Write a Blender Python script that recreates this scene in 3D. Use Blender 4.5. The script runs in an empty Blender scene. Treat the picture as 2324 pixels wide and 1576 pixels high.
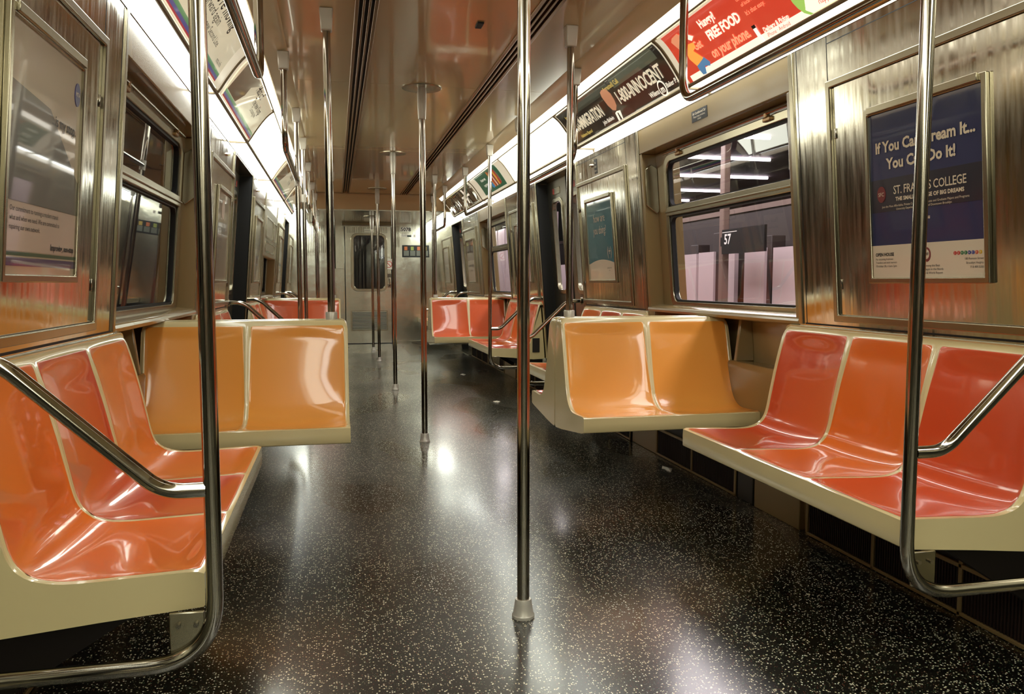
import bpy, bmesh, math, random
from mathutils import Vector, Matrix
random.seed(7)
sc = bpy.context.scene
col = sc.collection
PI = math.pi
# ---------------------------------------------------------------- camera
CAM = Vector((-.5372, 0, 1.0046)); PITCH, YAW = .0795, -.2163
cd = bpy.data.cameras.new('camera'); cd.sensor_width = 36.0; cd.lens = 36*1818.1/2324
cd.clip_start = .02; cd.clip_end = 200
cam = bpy.data.objects.new('camera', cd); col.objects.link(cam)
cam.location = CAM; cam.rotation_euler = (PI/2-PITCH, 0, YAW)
sc.camera = cam
# ---------------------------------------------------------------- world, exposure
w = bpy.data.worlds.new('world'); sc.world = w; w.use_nodes = True
w.node_tree.nodes['Background'].inputs[0].default_value = (.01, .01, .012, 1)
w.node_tree.nodes['Background'].inputs[1].default_value = 1
sc.view_settings.view_transform = 'Standard'; sc.view_settings.look = 'None'
sc.view_settings.exposure = 0.85; sc.view_settings.gamma = 1
sc.view_settings.use_curve_mapping = False
LENS_E, PANEL_E, STRIP_E, AD_E = 5.5, 4.2, 1.3, .5
# station lighting beyond the right hand windows
def area(name, loc, size, sy, energy, color=(1, .93, .95), rot=(0, 0, 0)):
    l = bpy.data.lights.new(name, 'AREA'); l.shape = 'RECTANGLE'; l.size = size; l.size_y = sy; l.energy = energy; l.color = color
    o = bpy.data.objects.new(name, l); col.objects.link(o); o.location = loc; o.rotation_euler = rot; return o
area('station_lamp_light', (2.9, 17, 2.98), 1.0, 34, 620)

# ---------------------------------------------------------------- materials
def lin(c):
    f = lambda v: v/12.92 if v <= .04045 else ((v+.055)/1.055)**2.4
    return (f(c[0]/255), f(c[1]/255), f(c[2]/255), 1)
MATS = {}
def mat(name, rgb, rough=.5, metal=0., coat=0., coat_rough=.05, emit=0., emit_rgb=None, spec=.5):
    if name in MATS: return MATS[name]
    m = bpy.data.materials.new(name); m.use_nodes = True; MATS[name] = m
    b = m.node_tree.nodes['Principled BSDF']
    b.inputs['Base Color'].default_value = lin(rgb)
    b.inputs['Roughness'].default_value = rough; b.inputs['Metallic'].default_value = metal
    b.inputs['Coat Weight'].default_value = coat; b.inputs['Coat Roughness'].default_value = coat_rough
    b.inputs['Specular IOR Level'].default_value = spec
    if emit:
        b.inputs['Emission Color'].default_value = lin(emit_rgb or rgb); b.inputs['Emission Strength'].default_value = emit
    return m
def nd(m, t, **kw):
    n = m.node_tree.nodes.new(t)
    for k, v in kw.items():
        if k in n.inputs: n.inputs[k].default_value = v
        else: setattr(n, k, v)
    return n
def lk(m, a, ao, b, bi): m.node_tree.links.new(a.outputs[ao], b.inputs[bi])
def pos_map(m, scale):
    g = nd(m, 'ShaderNodeNewGeometry'); mp = nd(m, 'ShaderNodeMapping'); mp.inputs['Scale'].default_value = scale
    lk(m, g, 'Position', mp, 'Vector'); return mp
def add_bump(m, scale, dist, strength=1., detail=3., nscale=1., chain=None):
    mp = pos_map(m, scale); n = nd(m, 'ShaderNodeTexNoise'); n.inputs['Scale'].default_value = nscale; n.inputs['Detail'].default_value = detail
    lk(m, mp, 'Vector', n, 'Vector')
    bp = nd(m, 'ShaderNodeBump'); bp.inputs['Distance'].default_value = dist; bp.inputs['Strength'].default_value = strength
    lk(m, n, 'Fac', bp, 'Height')
    if chain: m.node_tree.links.new(chain.outputs['Normal'], bp.inputs['Normal'])
    m.node_tree.links.new(bp.outputs['Normal'], m.node_tree.nodes['Principled BSDF'].inputs['Normal'])
    return bp
def rough_var(m, scale, lo, hi, detail=4.):
    mp = pos_map(m, scale); n = nd(m, 'ShaderNodeTexNoise'); n.inputs['Scale'].default_value = 1; n.inputs['Detail'].default_value = detail
    lk(m, mp, 'Vector', n, 'Vector'); r = nd(m, 'ShaderNodeMapRange'); r.interpolation_type = 'SMOOTHSTEP'; r.inputs[1].default_value = .25; r.inputs[2].default_value = .75
    r.inputs[3].default_value = lo; r.inputs[4].default_value = hi
    lk(m, n, 'Fac', r, 0); m.node_tree.links.new(r.outputs[0], m.node_tree.nodes['Principled BSDF'].inputs['Roughness'])

STEEL = mat('stainless_panel', (208, 203, 188), .2, 1.)
b1 = add_bump(STEEL, (30, 30, .35), .00035, 1., 2.)
add_bump(STEEL, (2.0, 2.0, 1.4), .004, .5, 1., chain=b1)
rough_var(STEEL, (50, 50, .7), .07, .19)
STEEL2 = mat('stainless_end_panel', (200, 198, 182), .2, 1.)
b1 = add_bump(STEEL2, (40, 40, 1.0), .0004, 1., 3.)
add_bump(STEEL2, (5, 5, 5), .006, .5, 2., chain=b1)
TRIM = mat('aluminium_trim', (168, 160, 138), .25, 1.)
CHROME = mat('polished_tube', (172, 166, 156), .10, 1.)
WORN = mat('brushed_tube', (160, 154, 144), .22, 1.)
COLLAR = mat('grey_collar', (196, 190, 178), .3, .25)
BEIGE = mat('beige_fibreglass', (146, 124, 84), .25, 0, .5, .1)
BEIGE_L = mat('pale_beige_cove', (214, 196, 154), .3, 0, .4, .1)
CEIL = mat('ceiling_laminate', (200, 176, 128), .2, 0, .7, .05)
add_bump(CEIL, (2, 1., 2), .002, .4, 1.)
BULK = mat('bulkhead_beige', (200, 174, 130), .3, 0, .4, .12)
CREAM = mat('cream_fibreglass', (220, 202, 152), .22, 0, .8, .06)
SEATC = {'yellow': mat('amber_seat', (238, 160, 70), .3, 0, 1., .055, spec=.25),
         'orange': mat('orange_seat', (230, 112, 38), .3, 0, 1., .055, spec=.25),
         'red': mat('red_seat', (212, 80, 40), .3, 0, 1., .055, spec=.25),
         'coral': mat('coral_seat', (220, 98, 52), .3, 0, 1., .055, spec=.25)}
for m_ in list(SEATC.values()): add_bump(m_, (9, 9, 9), .0012, .6, 1.)
BLACK = mat('black_rubber', (8, 8, 8), .6)
DARKM = mat('dark_grating', (22, 14, 10), .5, .3)
BRONZE = mat('slot_rail', (150, 118, 78), .3, .7)
LENS = mat('fluorescent_lens', (235, 238, 245), .4, emit=LENS_E, emit_rgb=(240, 246, 240))
PANEL = mat('diffuser_white', (238, 236, 225), .4, emit=PANEL_E, emit_rgb=(250, 252, 234))
STRIP = mat('ribbed_diffuser', (240, 238, 228), .4, emit=STRIP_E, emit_rgb=(255, 250, 236))
ENDLENS = mat('end_diffuser', (240, 238, 228), .4, emit=6.0, emit_rgb=(246, 252, 240))
HOLDER = mat('card_holder', (222, 212, 186), .3, 0, .5, .1, emit=.45)
def ad(name, rgb, e=AD_E): return mat('card_'+name, rgb, .35, 0, 1., .04, emit=e)
def paper(name, rgb): return mat('poster_'+name, rgb, .45, 0, 1., .035)
WHITE = mat('white_print', (232, 226, 214), .5); INK = mat('dark_ink', (30, 28, 28), .5)

def glass_mat(name, tint=(1, 1, 1), refl=1.0, ior=1.5):
    m = bpy.data.materials.new(name); m.use_nodes = True; nt = m.node_tree
    for n in list(nt.nodes): nt.nodes.remove(n)
    N = nt.nodes.new; L = nt.links.new
    o = N('ShaderNodeOutputMaterial'); mx = N('ShaderNodeMixShader'); ge = N('ShaderNodeNewGeometry')
    dt = N('ShaderNodeVectorMath'); dt.operation = 'DOT_PRODUCT'; L(ge.outputs['Incoming'], dt.inputs[0]); L(ge.outputs['Normal'], dt.inputs[1])
    ab = N('ShaderNodeMath'); ab.operation = 'ABSOLUTE'; L(dt.outputs['Value'], ab.inputs[0])
    iv = N('ShaderNodeMath'); iv.operation = 'SUBTRACT'; iv.inputs[0].default_value = 1.; L(ab.outputs[0], iv.inputs[1])
    pw = N('ShaderNodeMath'); pw.operation = 'POWER'; pw.inputs[1].default_value = 5.; L(iv.outputs[0], pw.inputs[0])
    f0 = 2*((ior-1)/(ior+1))**2
    fr = N('ShaderNodeMath'); fr.operation = 'MULTIPLY_ADD'; fr.inputs[1].default_value = 1-f0; fr.inputs[2].default_value = f0; L(pw.outputs[0], fr.inputs[0])
    t = N('ShaderNodeBsdfTransparent'); t.inputs[0].default_value = tint+(1,)
    g = N('ShaderNodeBsdfGlossy'); g.inputs['Roughness'].default_value = .015; g.inputs[0].default_value = (refl, refl, refl, 1)
    L(fr.outputs[0], mx.inputs[0]); L(t.outputs[0], mx.inputs[1]); L(g.outputs[0], mx.inputs[2]); L(mx.outputs[0], o.inputs[0])
    return m
GLASS = glass_mat('window_glass', (.86, .84, .84), 1., 1.5)

FLOOR = mat('speckled_floor', (14, 13, 12), .35, 0, .85, .1, spec=.35)
def floor_nodes(m):
    nt = m.node_tree; b = nt.nodes['Principled BSDF']
    mp = pos_map(m, (1, 1, 1))
    layers = [(165, .985, .25, (255, 250, 225)), (125, .9, .2, (225, 215, 180)), (230, .7, .19, (150, 146, 120)), (180, .5, .13, (170, 90, 70)), (190, .3, .13, (90, 150, 110))]
    prev = nd(m, 'ShaderNodeRGB'); prev.outputs[0].default_value = lin((10, 9, 8)); po = prev.outputs[0]
    for sc_, lo, rad, c in layers:
        v = nd(m, 'ShaderNodeTexVoronoi'); v.inputs['Scale'].default_value = sc_; lk(m, mp, 'Vector', v, 'Vector')
        sp = nd(m, 'ShaderNodeSeparateColor'); lk(m, v, 'Color', sp, 0)
        a = nd(m, 'ShaderNodeMath', operation='LESS_THAN'); a.inputs[1].default_value = rad*1.4; lk(m, v, 'Distance', a, 0)
        g = nd(m, 'ShaderNodeMath', operation='LESS_THAN'); g.inputs[1].default_value = .21; lk(m, sp, 'Red', g, 0)
        mu = nd(m, 'ShaderNodeMath', operation='MULTIPLY'); lk(m, a, 0, mu, 0); lk(m, g, 0, mu, 1)
        mx = nd(m, 'ShaderNodeMix', data_type='RGBA'); nt.links.new(mu.outputs[0], mx.inputs[0]); nt.links.new(po, mx.inputs[6]); mx.inputs[7].default_value = lin(c); po = mx.outputs[2]
    nt.links.new(po, b.inputs['Base Color'])
    rough_var(m, (2.5, 1.2, 1), .24, .40, 0.)
    rv = [n for n in nt.nodes if n.type == 'MAP_RANGE'][-1]; q = nd(m, 'ShaderNodeMath', operation='MULTIPLY'); q.inputs[1].default_value = .6; lk(m, rv, 0, q, 0); nt.links.new(q.outputs[0], b.inputs['Coat Roughness'])
    add_bump(m, (7, 7, 7), .0006, .4, 0.)
floor_nodes(FLOOR)

# ---------------------------------------------------------------- mesh helpers
def finish(me, angle=35):
    for p in me.polygons: p.use_smooth = True
    try: me.set_sharp_from_angle(angle=math.radians(angle))
    except Exception: pass
def obj(name, bm, m, parent=None, label=None, kind=None, bevel=0., angle=35, recalc=True):
    if recalc: bmesh.ops.recalc_face_normals(bm, faces=bm.faces)
    off = Vector((0, 0, 0)); pp = parent
    while pp is not None: off += pp.location; pp = pp.parent
    if off.length: bmesh.ops.translate(bm, vec=-off, verts=bm.verts)
    me = bpy.data.meshes.new(name); bm.to_mesh(me); bm.free()
    for mm in (m if isinstance(m, (list, tuple)) else [m]): me.materials.append(mm)
    finish(me, angle)
    o = bpy.data.objects.new(name, me); col.objects.link(o)
    if parent is not None: o.parent = parent
    if label: o['label'] = label
    if kind: o['kind'] = kind
    if bevel:
        bv = o.modifiers.new('bevel', 'BEVEL'); bv.width = bevel; bv.segments = 2; bv.limit_method = 'ANGLE'; bv.angle_limit = math.radians(40)
    return o
def thing(name, label, cat, loc=(0, 0, 0), group=None):
    o = bpy.data.objects.new(name, None); col.objects.link(o); o.location = loc; o.empty_display_size = .05
    o['label'] = label; o['category'] = cat
    if group: o['group'] = group
    return o
def tag(o, label, cat, group=None):
    o['label'] = label; o['category'] = cat
    if group: o['group'] = group
    return o
def hexa(bm, P, mi=0):
    v = [bm.verts.new(p) for p in P]
    for f in ((0, 1, 2, 3), (7, 6, 5, 4), (0, 4, 5, 1), (1, 5, 6, 2), (2, 6, 7, 3), (3, 7, 4, 0)):
        fc = bm.faces.new([v[i] for i in f]); fc.material_index = mi
def box(bm, x0, x1, y0, y1, z0, z1, mi=0):
    hexa(bm, [(x0, y0, z0), (x1, y0, z0), (x1, y1, z0), (x0, y1, z0), (x0, y0, z1), (x1, y0, z1), (x1, y1, z1), (x0, y1, z1)], mi)
WX, LEAN = 1.251, .08
def wp(s, y, z, off=0.): return Vector((s*(WX+off-LEAN*(z-.85)), y, z))
def wbox(bm, s, y0, y1, z0, z1, o0, o1, mi=0):
    hexa(bm, [wp(s, y0, z0, o0), wp(s, y0, z0, o1), wp(s, y1, z0, o1), wp(s, y1, z0, o0), wp(s, y0, z1, o0), wp(s, y0, z1, o1), wp(s, y1, z1, o1), wp(s, y1, z1, o0)], mi)
def prism(bm, pts, axis, a, b, mi=0):
    """pts polygon in the two other axes, extruded along axis from a to b"""
    def P(p, t): return (t, p[0], p[1]) if axis == 0 else ((p[0], t, p[1]) if axis == 1 else (p[0], p[1], t))
    A = [bm.verts.new(P(p, a)) for p in pts]; B = [bm.verts.new(P(p, b)) for p in pts]; n = len(pts)
    for i in range(n):
        bm.faces.new((A[i], A[(i+1) % n], B[(i+1) % n], B[i])).material_index = mi
    bm.faces.new(A).material_index = mi; bm.faces.new(list(reversed(B))).material_index = mi
def smooth_path(pts, r=.06, n=7):
    """polyline with filleted corners"""
    P = [Vector(p) for p in pts]; out = [P[0]]
    for i in range(1, len(P)-1):
        a, b, c = P[i-1], P[i], P[i+1]; d1 = (a-b); d2 = (c-b)
        rr = min(r, d1.length*.48, d2.length*.48); p0 = b+d1.normalized()*rr; p1 = b+d2.normalized()*rr
        for k in range(n+1):
            t = k/n; out.append((1-t)**2*p0+2*t*(1-t)*b+t*t*p1)
    out.append(P[-1]); return out
def tube(bm, path, r, seg=20, cap=True, radii=None):
    P = [Vector(p) for p in path]; rings = []; up = None
    for i, p in enumerate(P):
        if i == 0: t = P[1]-P[0]
        elif i == len(P)-1: t = P[-1]-P[-2]
        else: t = (P[i+1]-P[i]).normalized()+(P[i]-P[i-1]).normalized()
        t.normalize()
        if up is None: up = t.orthogonal().normalized()
        up = (up-t*up.dot(t)).normalized(); q = t.cross(up); rr = radii[i] if radii else r
        rings.append([bm.verts.new(p+(up*math.cos(2*PI*k/seg)+q*math.sin(2*PI*k/seg))*rr) for k in range(seg)])
    for a, b in zip(rings, rings[1:]):
        for k in range(seg): bm.faces.new((a[k], a[(k+1) % seg], b[(k+1) % seg], b[k]))
    if cap: bm.faces.new(rings[0]); bm.faces.new(list(reversed(rings[-1])))
def lathe(bm, x, y, prof, seg=28):
    rings = [[bm.verts.new((x+r*math.cos(2*PI*k/seg), y+r*math.sin(2*PI*k/seg), z)) for k in range(seg)] for r, z in prof]
    for a, b in zip(rings, rings[1:]):
        for k in range(seg): bm.faces.new((a[k], a[(k+1) % seg], b[(k+1) % seg], b[k]))
    bm.faces.new(rings[0]); bm.faces.new(list(reversed(rings[-1])))
def rrect(y0, y1, z0, z1, r, n=6):
    out = []
    for cy, cz, a0 in ((y1-r, z1-r, 0), (y0+r, z1-r, PI/2), (y0+r, z0+r, PI), (y1-r, z0+r, 1.5*PI)):
        for k in range(n+1):
            a = a0+PI/2*k/n; out.append((cy+r*math.cos(a), cz+r*math.sin(a)))
    return out
def outer_rect(Y0, Y1, Z0, Z1, y0, y1, z0, z1, r, n=6):
    out = []
    for cy, cz, ys_, zs_, first in ((y1-r, z1-r, Y1, Z1, 'y'), (y0+r, z1-r, Y0, Z1, 'z'), (y0+r, z0+r, Y0, Z0, 'y'), (y1-r, z0+r, Y1, Z0, 'z')):
        for k in range(n+1):
            t = k/n
            if first == 'y': out.append((ys_, cz+(zs_-cz)*2*t) if t <= .5 else (ys_+(cy-ys_)*(2*t-1), zs_))
            else: out.append((cy+(ys_-cy)*2*t, zs_) if t <= .5 else (ys_, zs_+(cz-zs_)*(2*t-1)))
    return out
def ring_frame(bm, fn, outer, inner, o0, o1):
    """frame between two loops of equal length; fn(a,b,off)->point"""
    n = len(outer)
    L = [[bm.verts.new(fn(p[0], p[1], o)) for p in lp] for lp, o in ((outer, o0), (outer, o1), (inner, o1), (inner, o0))]
    for j in range(4):
        A, B = L[j], L[(j+1) % 4]
        for i in range(n): bm.faces.new((A[i], A[(i+1) % n], B[(i+1) % n], B[i]))
def slab(bm, fn, loop, o0, o1):
    A = [bm.verts.new(fn(p[0], p[1], o0)) for p in loop]; B = [bm.verts.new(fn(p[0], p[1], o1)) for p in loop]; n = len(loop)
    bm.faces.new(A); bm.faces.new(list(reversed(B)))
    for i in range(n): bm.faces.new((A[i], A[(i+1) % n], B[(i+1) % n], B[i]))
def text_bm(body, size, bold=0., spacing=1., align='CENTER', xs=1.):
    cu = bpy.data.curves.new('t', 'FONT'); cu.body = body; cu.size = size; cu.align_x = align; cu.offset = bold; cu.space_character = spacing
    cu.resolution_u = 2
    o = bpy.data.objects.new('t', cu); col.objects.link(o)
    dg = bpy.context.evaluated_depsgraph_get(); me = bpy.data.meshes.new_from_object(o.evaluated_get(dg))
    bm = bmesh.new(); bm.from_mesh(me)
    bpy.data.objects.remove(o); bpy.data.curves.remove(cu); bpy.data.meshes.remove(me)
    for v in bm.verts: v.co.x *= xs
    return bm
def join_bm(dst, src):
    me = bpy.data.meshes.new('tmp'); src.to_mesh(me); src.free(); dst.from_mesh(me); bpy.data.meshes.remove(me)
def text_on(items, fn):
    """items: (body,size,a,b[,bold,spacing,align,xs]); fn(x,y)->world"""
    out = bmesh.new()
    for it in items:
        body, size, a, b = it[:4]; ex = list(it[4:])+[None]*4
        t = text_bm(body, size, ex[0] or 0., ex[1] or 1., ex[2] or 'CENTER', ex[3] or 1.)
        for v in t.verts: v.co = fn(a+v.co.x, b+v.co.y)
        join_bm(out, t)
    return out

# ================================================================ SETTING
bm = bmesh.new(); box(bm, -1.5, 1.5, -3.0, 13.6, -.05, 0); obj('floor', bm, FLOOR, kind='structure')
# ceiling: three laminated strips between the air slots
bm = bmesh.new()
ys = [-3.0, .2, 2.6, 4.98, 7.4, 9.3, 11.02]
for a, b in zip(ys, ys[1:]):
    box(bm, -.335, .335, a+.0015, b-.0015, 2.2, 2.22)
    for s in (-1, 1):
        x0, x1 = sorted((s*.435, s*.768)); box(bm, x0, x1, a+.0015, b-.0015, 2.2, 2.22)
box(bm, -1.3, 1.3, -3, 11.1, 2.225, 2.24)
obj('ceiling', bm, CEIL, kind='structure')
for s, nm in ((-1, 'left'), (1, 'right')):
    t = thing('air_diffuser', 'long dark slotted air diffuser in the ceiling %s' % ('left of the centre poles' if s < 0 else 'right of the centre poles'), 'air vent', (s*.385, 4, 2.2))
    bm = bmesh.new(); x0, x1 = sorted((s*.335, s*.435)); box(bm, x0, x1, -3, 11.02, 2.218, 2.223); obj('slot_backing', bm, BLACK, t)
    for a, b in ((.335, .352), (.366, .376), (.392, .402), (.418, .435)):
        bm = bmesh.new(); x0, x1 = sorted((s*a, s*b)); box(bm, x0, x1, -3, 11.02, 2.192, 2.218); obj('slot_rail', bm, BRONZE, t, bevel=.002)
# lowered ceiling at the car end
bm = bmesh.new()
pr = [(10.98, 2.2), (11.02, 2.2), (11.06, 2.188), (11.095, 2.155), (11.12, 2.10), (11.135, 2.04), (11.14, 2.0), (11.16, 1.995), (11.2, 2.23), (10.98, 2.23)]
prism(bm, [(p[0], p[1]) for p in pr], 0, -1.26, 1.26); obj('trim_1', bm, BULK, kind='structure', angle=50)
bm = bmesh.new(); box(bm, -1.26, 1.26, 11.145, 13.5, 1.985, 2.02); obj('ceiling_end', bm, STEEL2, kind='structure')
bm = bmesh.new(); box(bm, -.42, .42, 13.30, 13.49, 1.945, 1.984); obj('trim_2', bm, mat('recess_shade', (110, 96, 70), .3, .8), kind='structure')  # dark tone paints the shaded recess over the end door

# cove between ceiling and light fixtures
ARCH = [(.912, 2.122), (.936, 2.106), (.958, 2.085), (.98, 2.059), (1.0, 2.033), (1.018, 2.008), (1.036, 1.982), (1.05, 1.96), (1.063, 1.94), (1.08, 1.917)]
AL = [0.]
for p, q in zip(ARCH, ARCH[1:]): AL.append(AL[-1]+math.hypot(q[0]-p[0], q[1]-p[1]))
ARC = AL[-1]
def arch(s, y, q, off=0.):
    L = max(0., min(1., q))*ARC
    for i in range(len(ARCH)-1):
        if L <= AL[i+1]+1e-9: break
    t = (L-AL[i])/(AL[i+1]-AL[i]); (x0, z0), (x1, z1) = ARCH[i], ARCH[i+1]
    d = math.hypot(x1-x0, z1-z0); nx, nz = (z1-z0)/d, -(x1-x0)/d   # points down/inwards
    e = (q-max(0., min(1., q)))*ARC
    return Vector((s*(x0+(x1-x0)*t+nx*off+(x1-x0)/d*e), y, z0+(z1-z0)*t+nz*off+(z1-z0)/d*e))
def arch_patch(bm, s, y0, y1, q0, q1, off, th=.0015, n=14):
    ny = 1; A = []
    for i in range(n+1):
        q = q0+(q1-q0)*i/n
        A.append([bm.verts.new(arch(s, y, q, o)) for y, o in ((y0, off), (y1, off), (y1, off-th), (y0, off-th))])
    for a, b in zip(A, A[1:]):
        for k in range(4): bm.faces.new((a[k], a[(k+1) % 4], b[(k+1) % 4], b[k]))
    bm.faces.new(A[0]); bm.faces.new(list(reversed(A[-1])))
for s, nm in ((-1, 'left'), (1, 'right')):
    bm = bmesh.new()
    pts = [(.770, 2.192), (.80, 2.187), (.835, 2.177), (.87, 2.160), (.876, 2.175), (.84, 2.20), (.76, 2.215), (.758, 2.2)]
    prism(bm, [(s*a, b) for a, b in pts], 1, -3, 11.02); obj('trim_%d' % (4 if s > 0 else 3), bm, BEIGE_L, kind='structure', angle=50)
    # rail below the lens
    bm = bmesh.new()
    pts = [(1.212, 1.930), (1.206, 1.921), (1.196, 1.915), (1.185, 1.902), (1.172, 1.886), (1.166, 1.874), (1.20, 1.874), (1.26, 1.93)]
    prism(bm, [(s*a, b) for a, b in pts], 1, -3, 13.48); obj('trim_%d' % (6 if s > 0 else 5), bm, mat('brown_rail', (104, 84, 58), .25, .8), kind='structure', angle=50)

# light fixtures, segment by segment
SEG = {1: [(-3, 0, 'w'), (0, 1.75, 'w'), (1.75, 3.57, 'a'), (3.57, 5.3, 'a'), (5.3, 7.2, 'w'), (7.2, 8.85, 'a'), (8.85, 11.08, 'a')],
       -1: [(-3, 0, 'w'), (0, 1.9, 'w'), (1.9, 4.15, 'a'), (4.15, 5.54, 'a'), (5.54, 7.5, 'w'), (7.5, 9.35, 'a'), (9.35, 11.08, 'a')]}
WHERE = {(1, 0): 'above the right wall behind the viewer', (1, 1): 'above the right wall over the nearest door', (1, 2): 'holding the red food card',
         (1, 3): 'holding the black lawyer card', (1, 4): 'with a blank white panel over the right middle door', (1, 5): 'holding the green card on the right', (1, 6): 'farthest down the right side, with a clear crumpled cover',
         (-1, 0): 'above the left wall behind the viewer', (-1, 1): 'above the left wall over the nearest door', (-1, 2): 'holding the nearest pale striped card on the left',
         (-1, 3): 'holding the pale card with a dark picture on the left', (-1, 4): 'with a blank white panel over the left middle door', (-1, 5): 'holding the far striped card on the left', (-1, 6): 'farthest down the left side of the ceiling'}
for s in (-1, 1):
    for i, (y0, y1, k) in enumerate(SEG[s]):
        t = thing('light_fixture', 'long fluorescent cove light '+WHERE[(s, i)], 'ceiling light', (s*1.1, (y0+y1)/2, 1.95), 'cove lights along both walls')
        g = .006
        bm = bmesh.new(); hexa(bm, [(s*1.088, y0+g, 1.919), (s*1.204, y0+g, 1.923), (s*1.204, y1-g, 1.923), (s*1.088, y1-g, 1.919), (s*1.088, y0+g, 1.923), (s*1.204, y0+g, 1.927), (s*1.204, y1-g, 1.927), (s*1.088, y1-g, 1.923)])
        obj('bottom_lens', bm, LENS, t)
        bm = bmesh.new()
        n = 7   # ribbed strip
        for j in range(n):
            a0, a1 = j/n, (j+.86)/n
            P = lambda u: (s*(.876+(.908-.876)*u), 2.159+(2.1265-2.159)*u)
            x0, z0 = P(a0); x1, z1 = P(a1)
            hexa(bm, [(x0, y0+g, z0), (x1, y0+g, z1), (x1, y1-g, z1), (x0, y1-g, z0), (x0, y0+g, z0+.006), (x1, y0+g, z1+.006), (x1, y1-g, z1+.006), (x0, y1-g, z0+.006)])
        obj('upper_strip', bm, STRIP, t)
        if k == 'w':
            bm = bmesh.new(); arch_patch(bm, s, y0+g, y1-g, .03, .955, .0); obj('diffuser', bm, PANEL, t)
        else:
            bm = bmesh.new(); arch_patch(bm, s, y0+g, y1-g, .03, .955, .0); obj('card_holder', bm, HOLDER, t)
        bm = bmesh.new(); tube(bm, [(s*1.082, y0, 1.9175), (s*1.082, y1, 1.9175)], .009, 8)
        tube(bm, [(s*.911, y0, 2.1235), (s*.911, y1, 2.1235)], .004, 8)
        for yy in (y0+.005, y1-.005):
            arch_patch(bm, s, yy-.004, yy+.004, 0, 1, .006, .02)
            box(bm, min(s*1.082, s*1.206), max(s*1.082, s*1.206), yy-.004, yy+.004, 1.911, 1.925)
        obj('frame', bm, mat('fixture_bead', (120, 104, 74), .5), t)
    # cove housing above (keeps the dark outside out)
    bm = bmesh.new(); x0, x1 = sorted((s*.9, s*1.3)); box(bm, x0, x1, -3, 11.1, 2.19, 2.2); x0, x1 = sorted((s*1.26, s*1.3)); box(bm, x0, x1, -3, 13.5, 1.93, 2.2)
    pl = [(.86, 2.165)]+ARCH+[(1.21, 1.92), (1.26, 1.93), (1.26, 2.2), (.86, 2.2)]
    prism(bm, [(s*a, b) for a, b in pl], 1, 11.084, 11.13)
    obj('trim_%d' % (8 if s > 0 else 7), bm, TRIM, kind='structure')
    t = thing('light_fixture', 'sloping white end light on the %s beside the end wall' % ('right' if s > 0 else 'left'), 'ceiling light', (s*1.05, 12.3, 1.93), 'cove lights along both walls')
    bm = bmesh.new(); hexa(bm, [(s*.95, 11.17, 1.975), (s*1.2, 11.17, 1.895), (s*1.2, 13.47, 1.895), (s*.95, 13.47, 1.975), (s*.95, 11.17, 1.985), (s*1.2, 11.17, 1.905), (s*1.2, 13.47, 1.905), (s*.95, 13.47, 1.985)]); obj('diffuser', bm, ENDLENS, t)
    bm = bmesh.new(); tube(bm, [(s*.95, 11.16, 1.976), (s*.95, 13.47, 1.976)], .006, 8); obj('frame', bm, TRIM, t)

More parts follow.
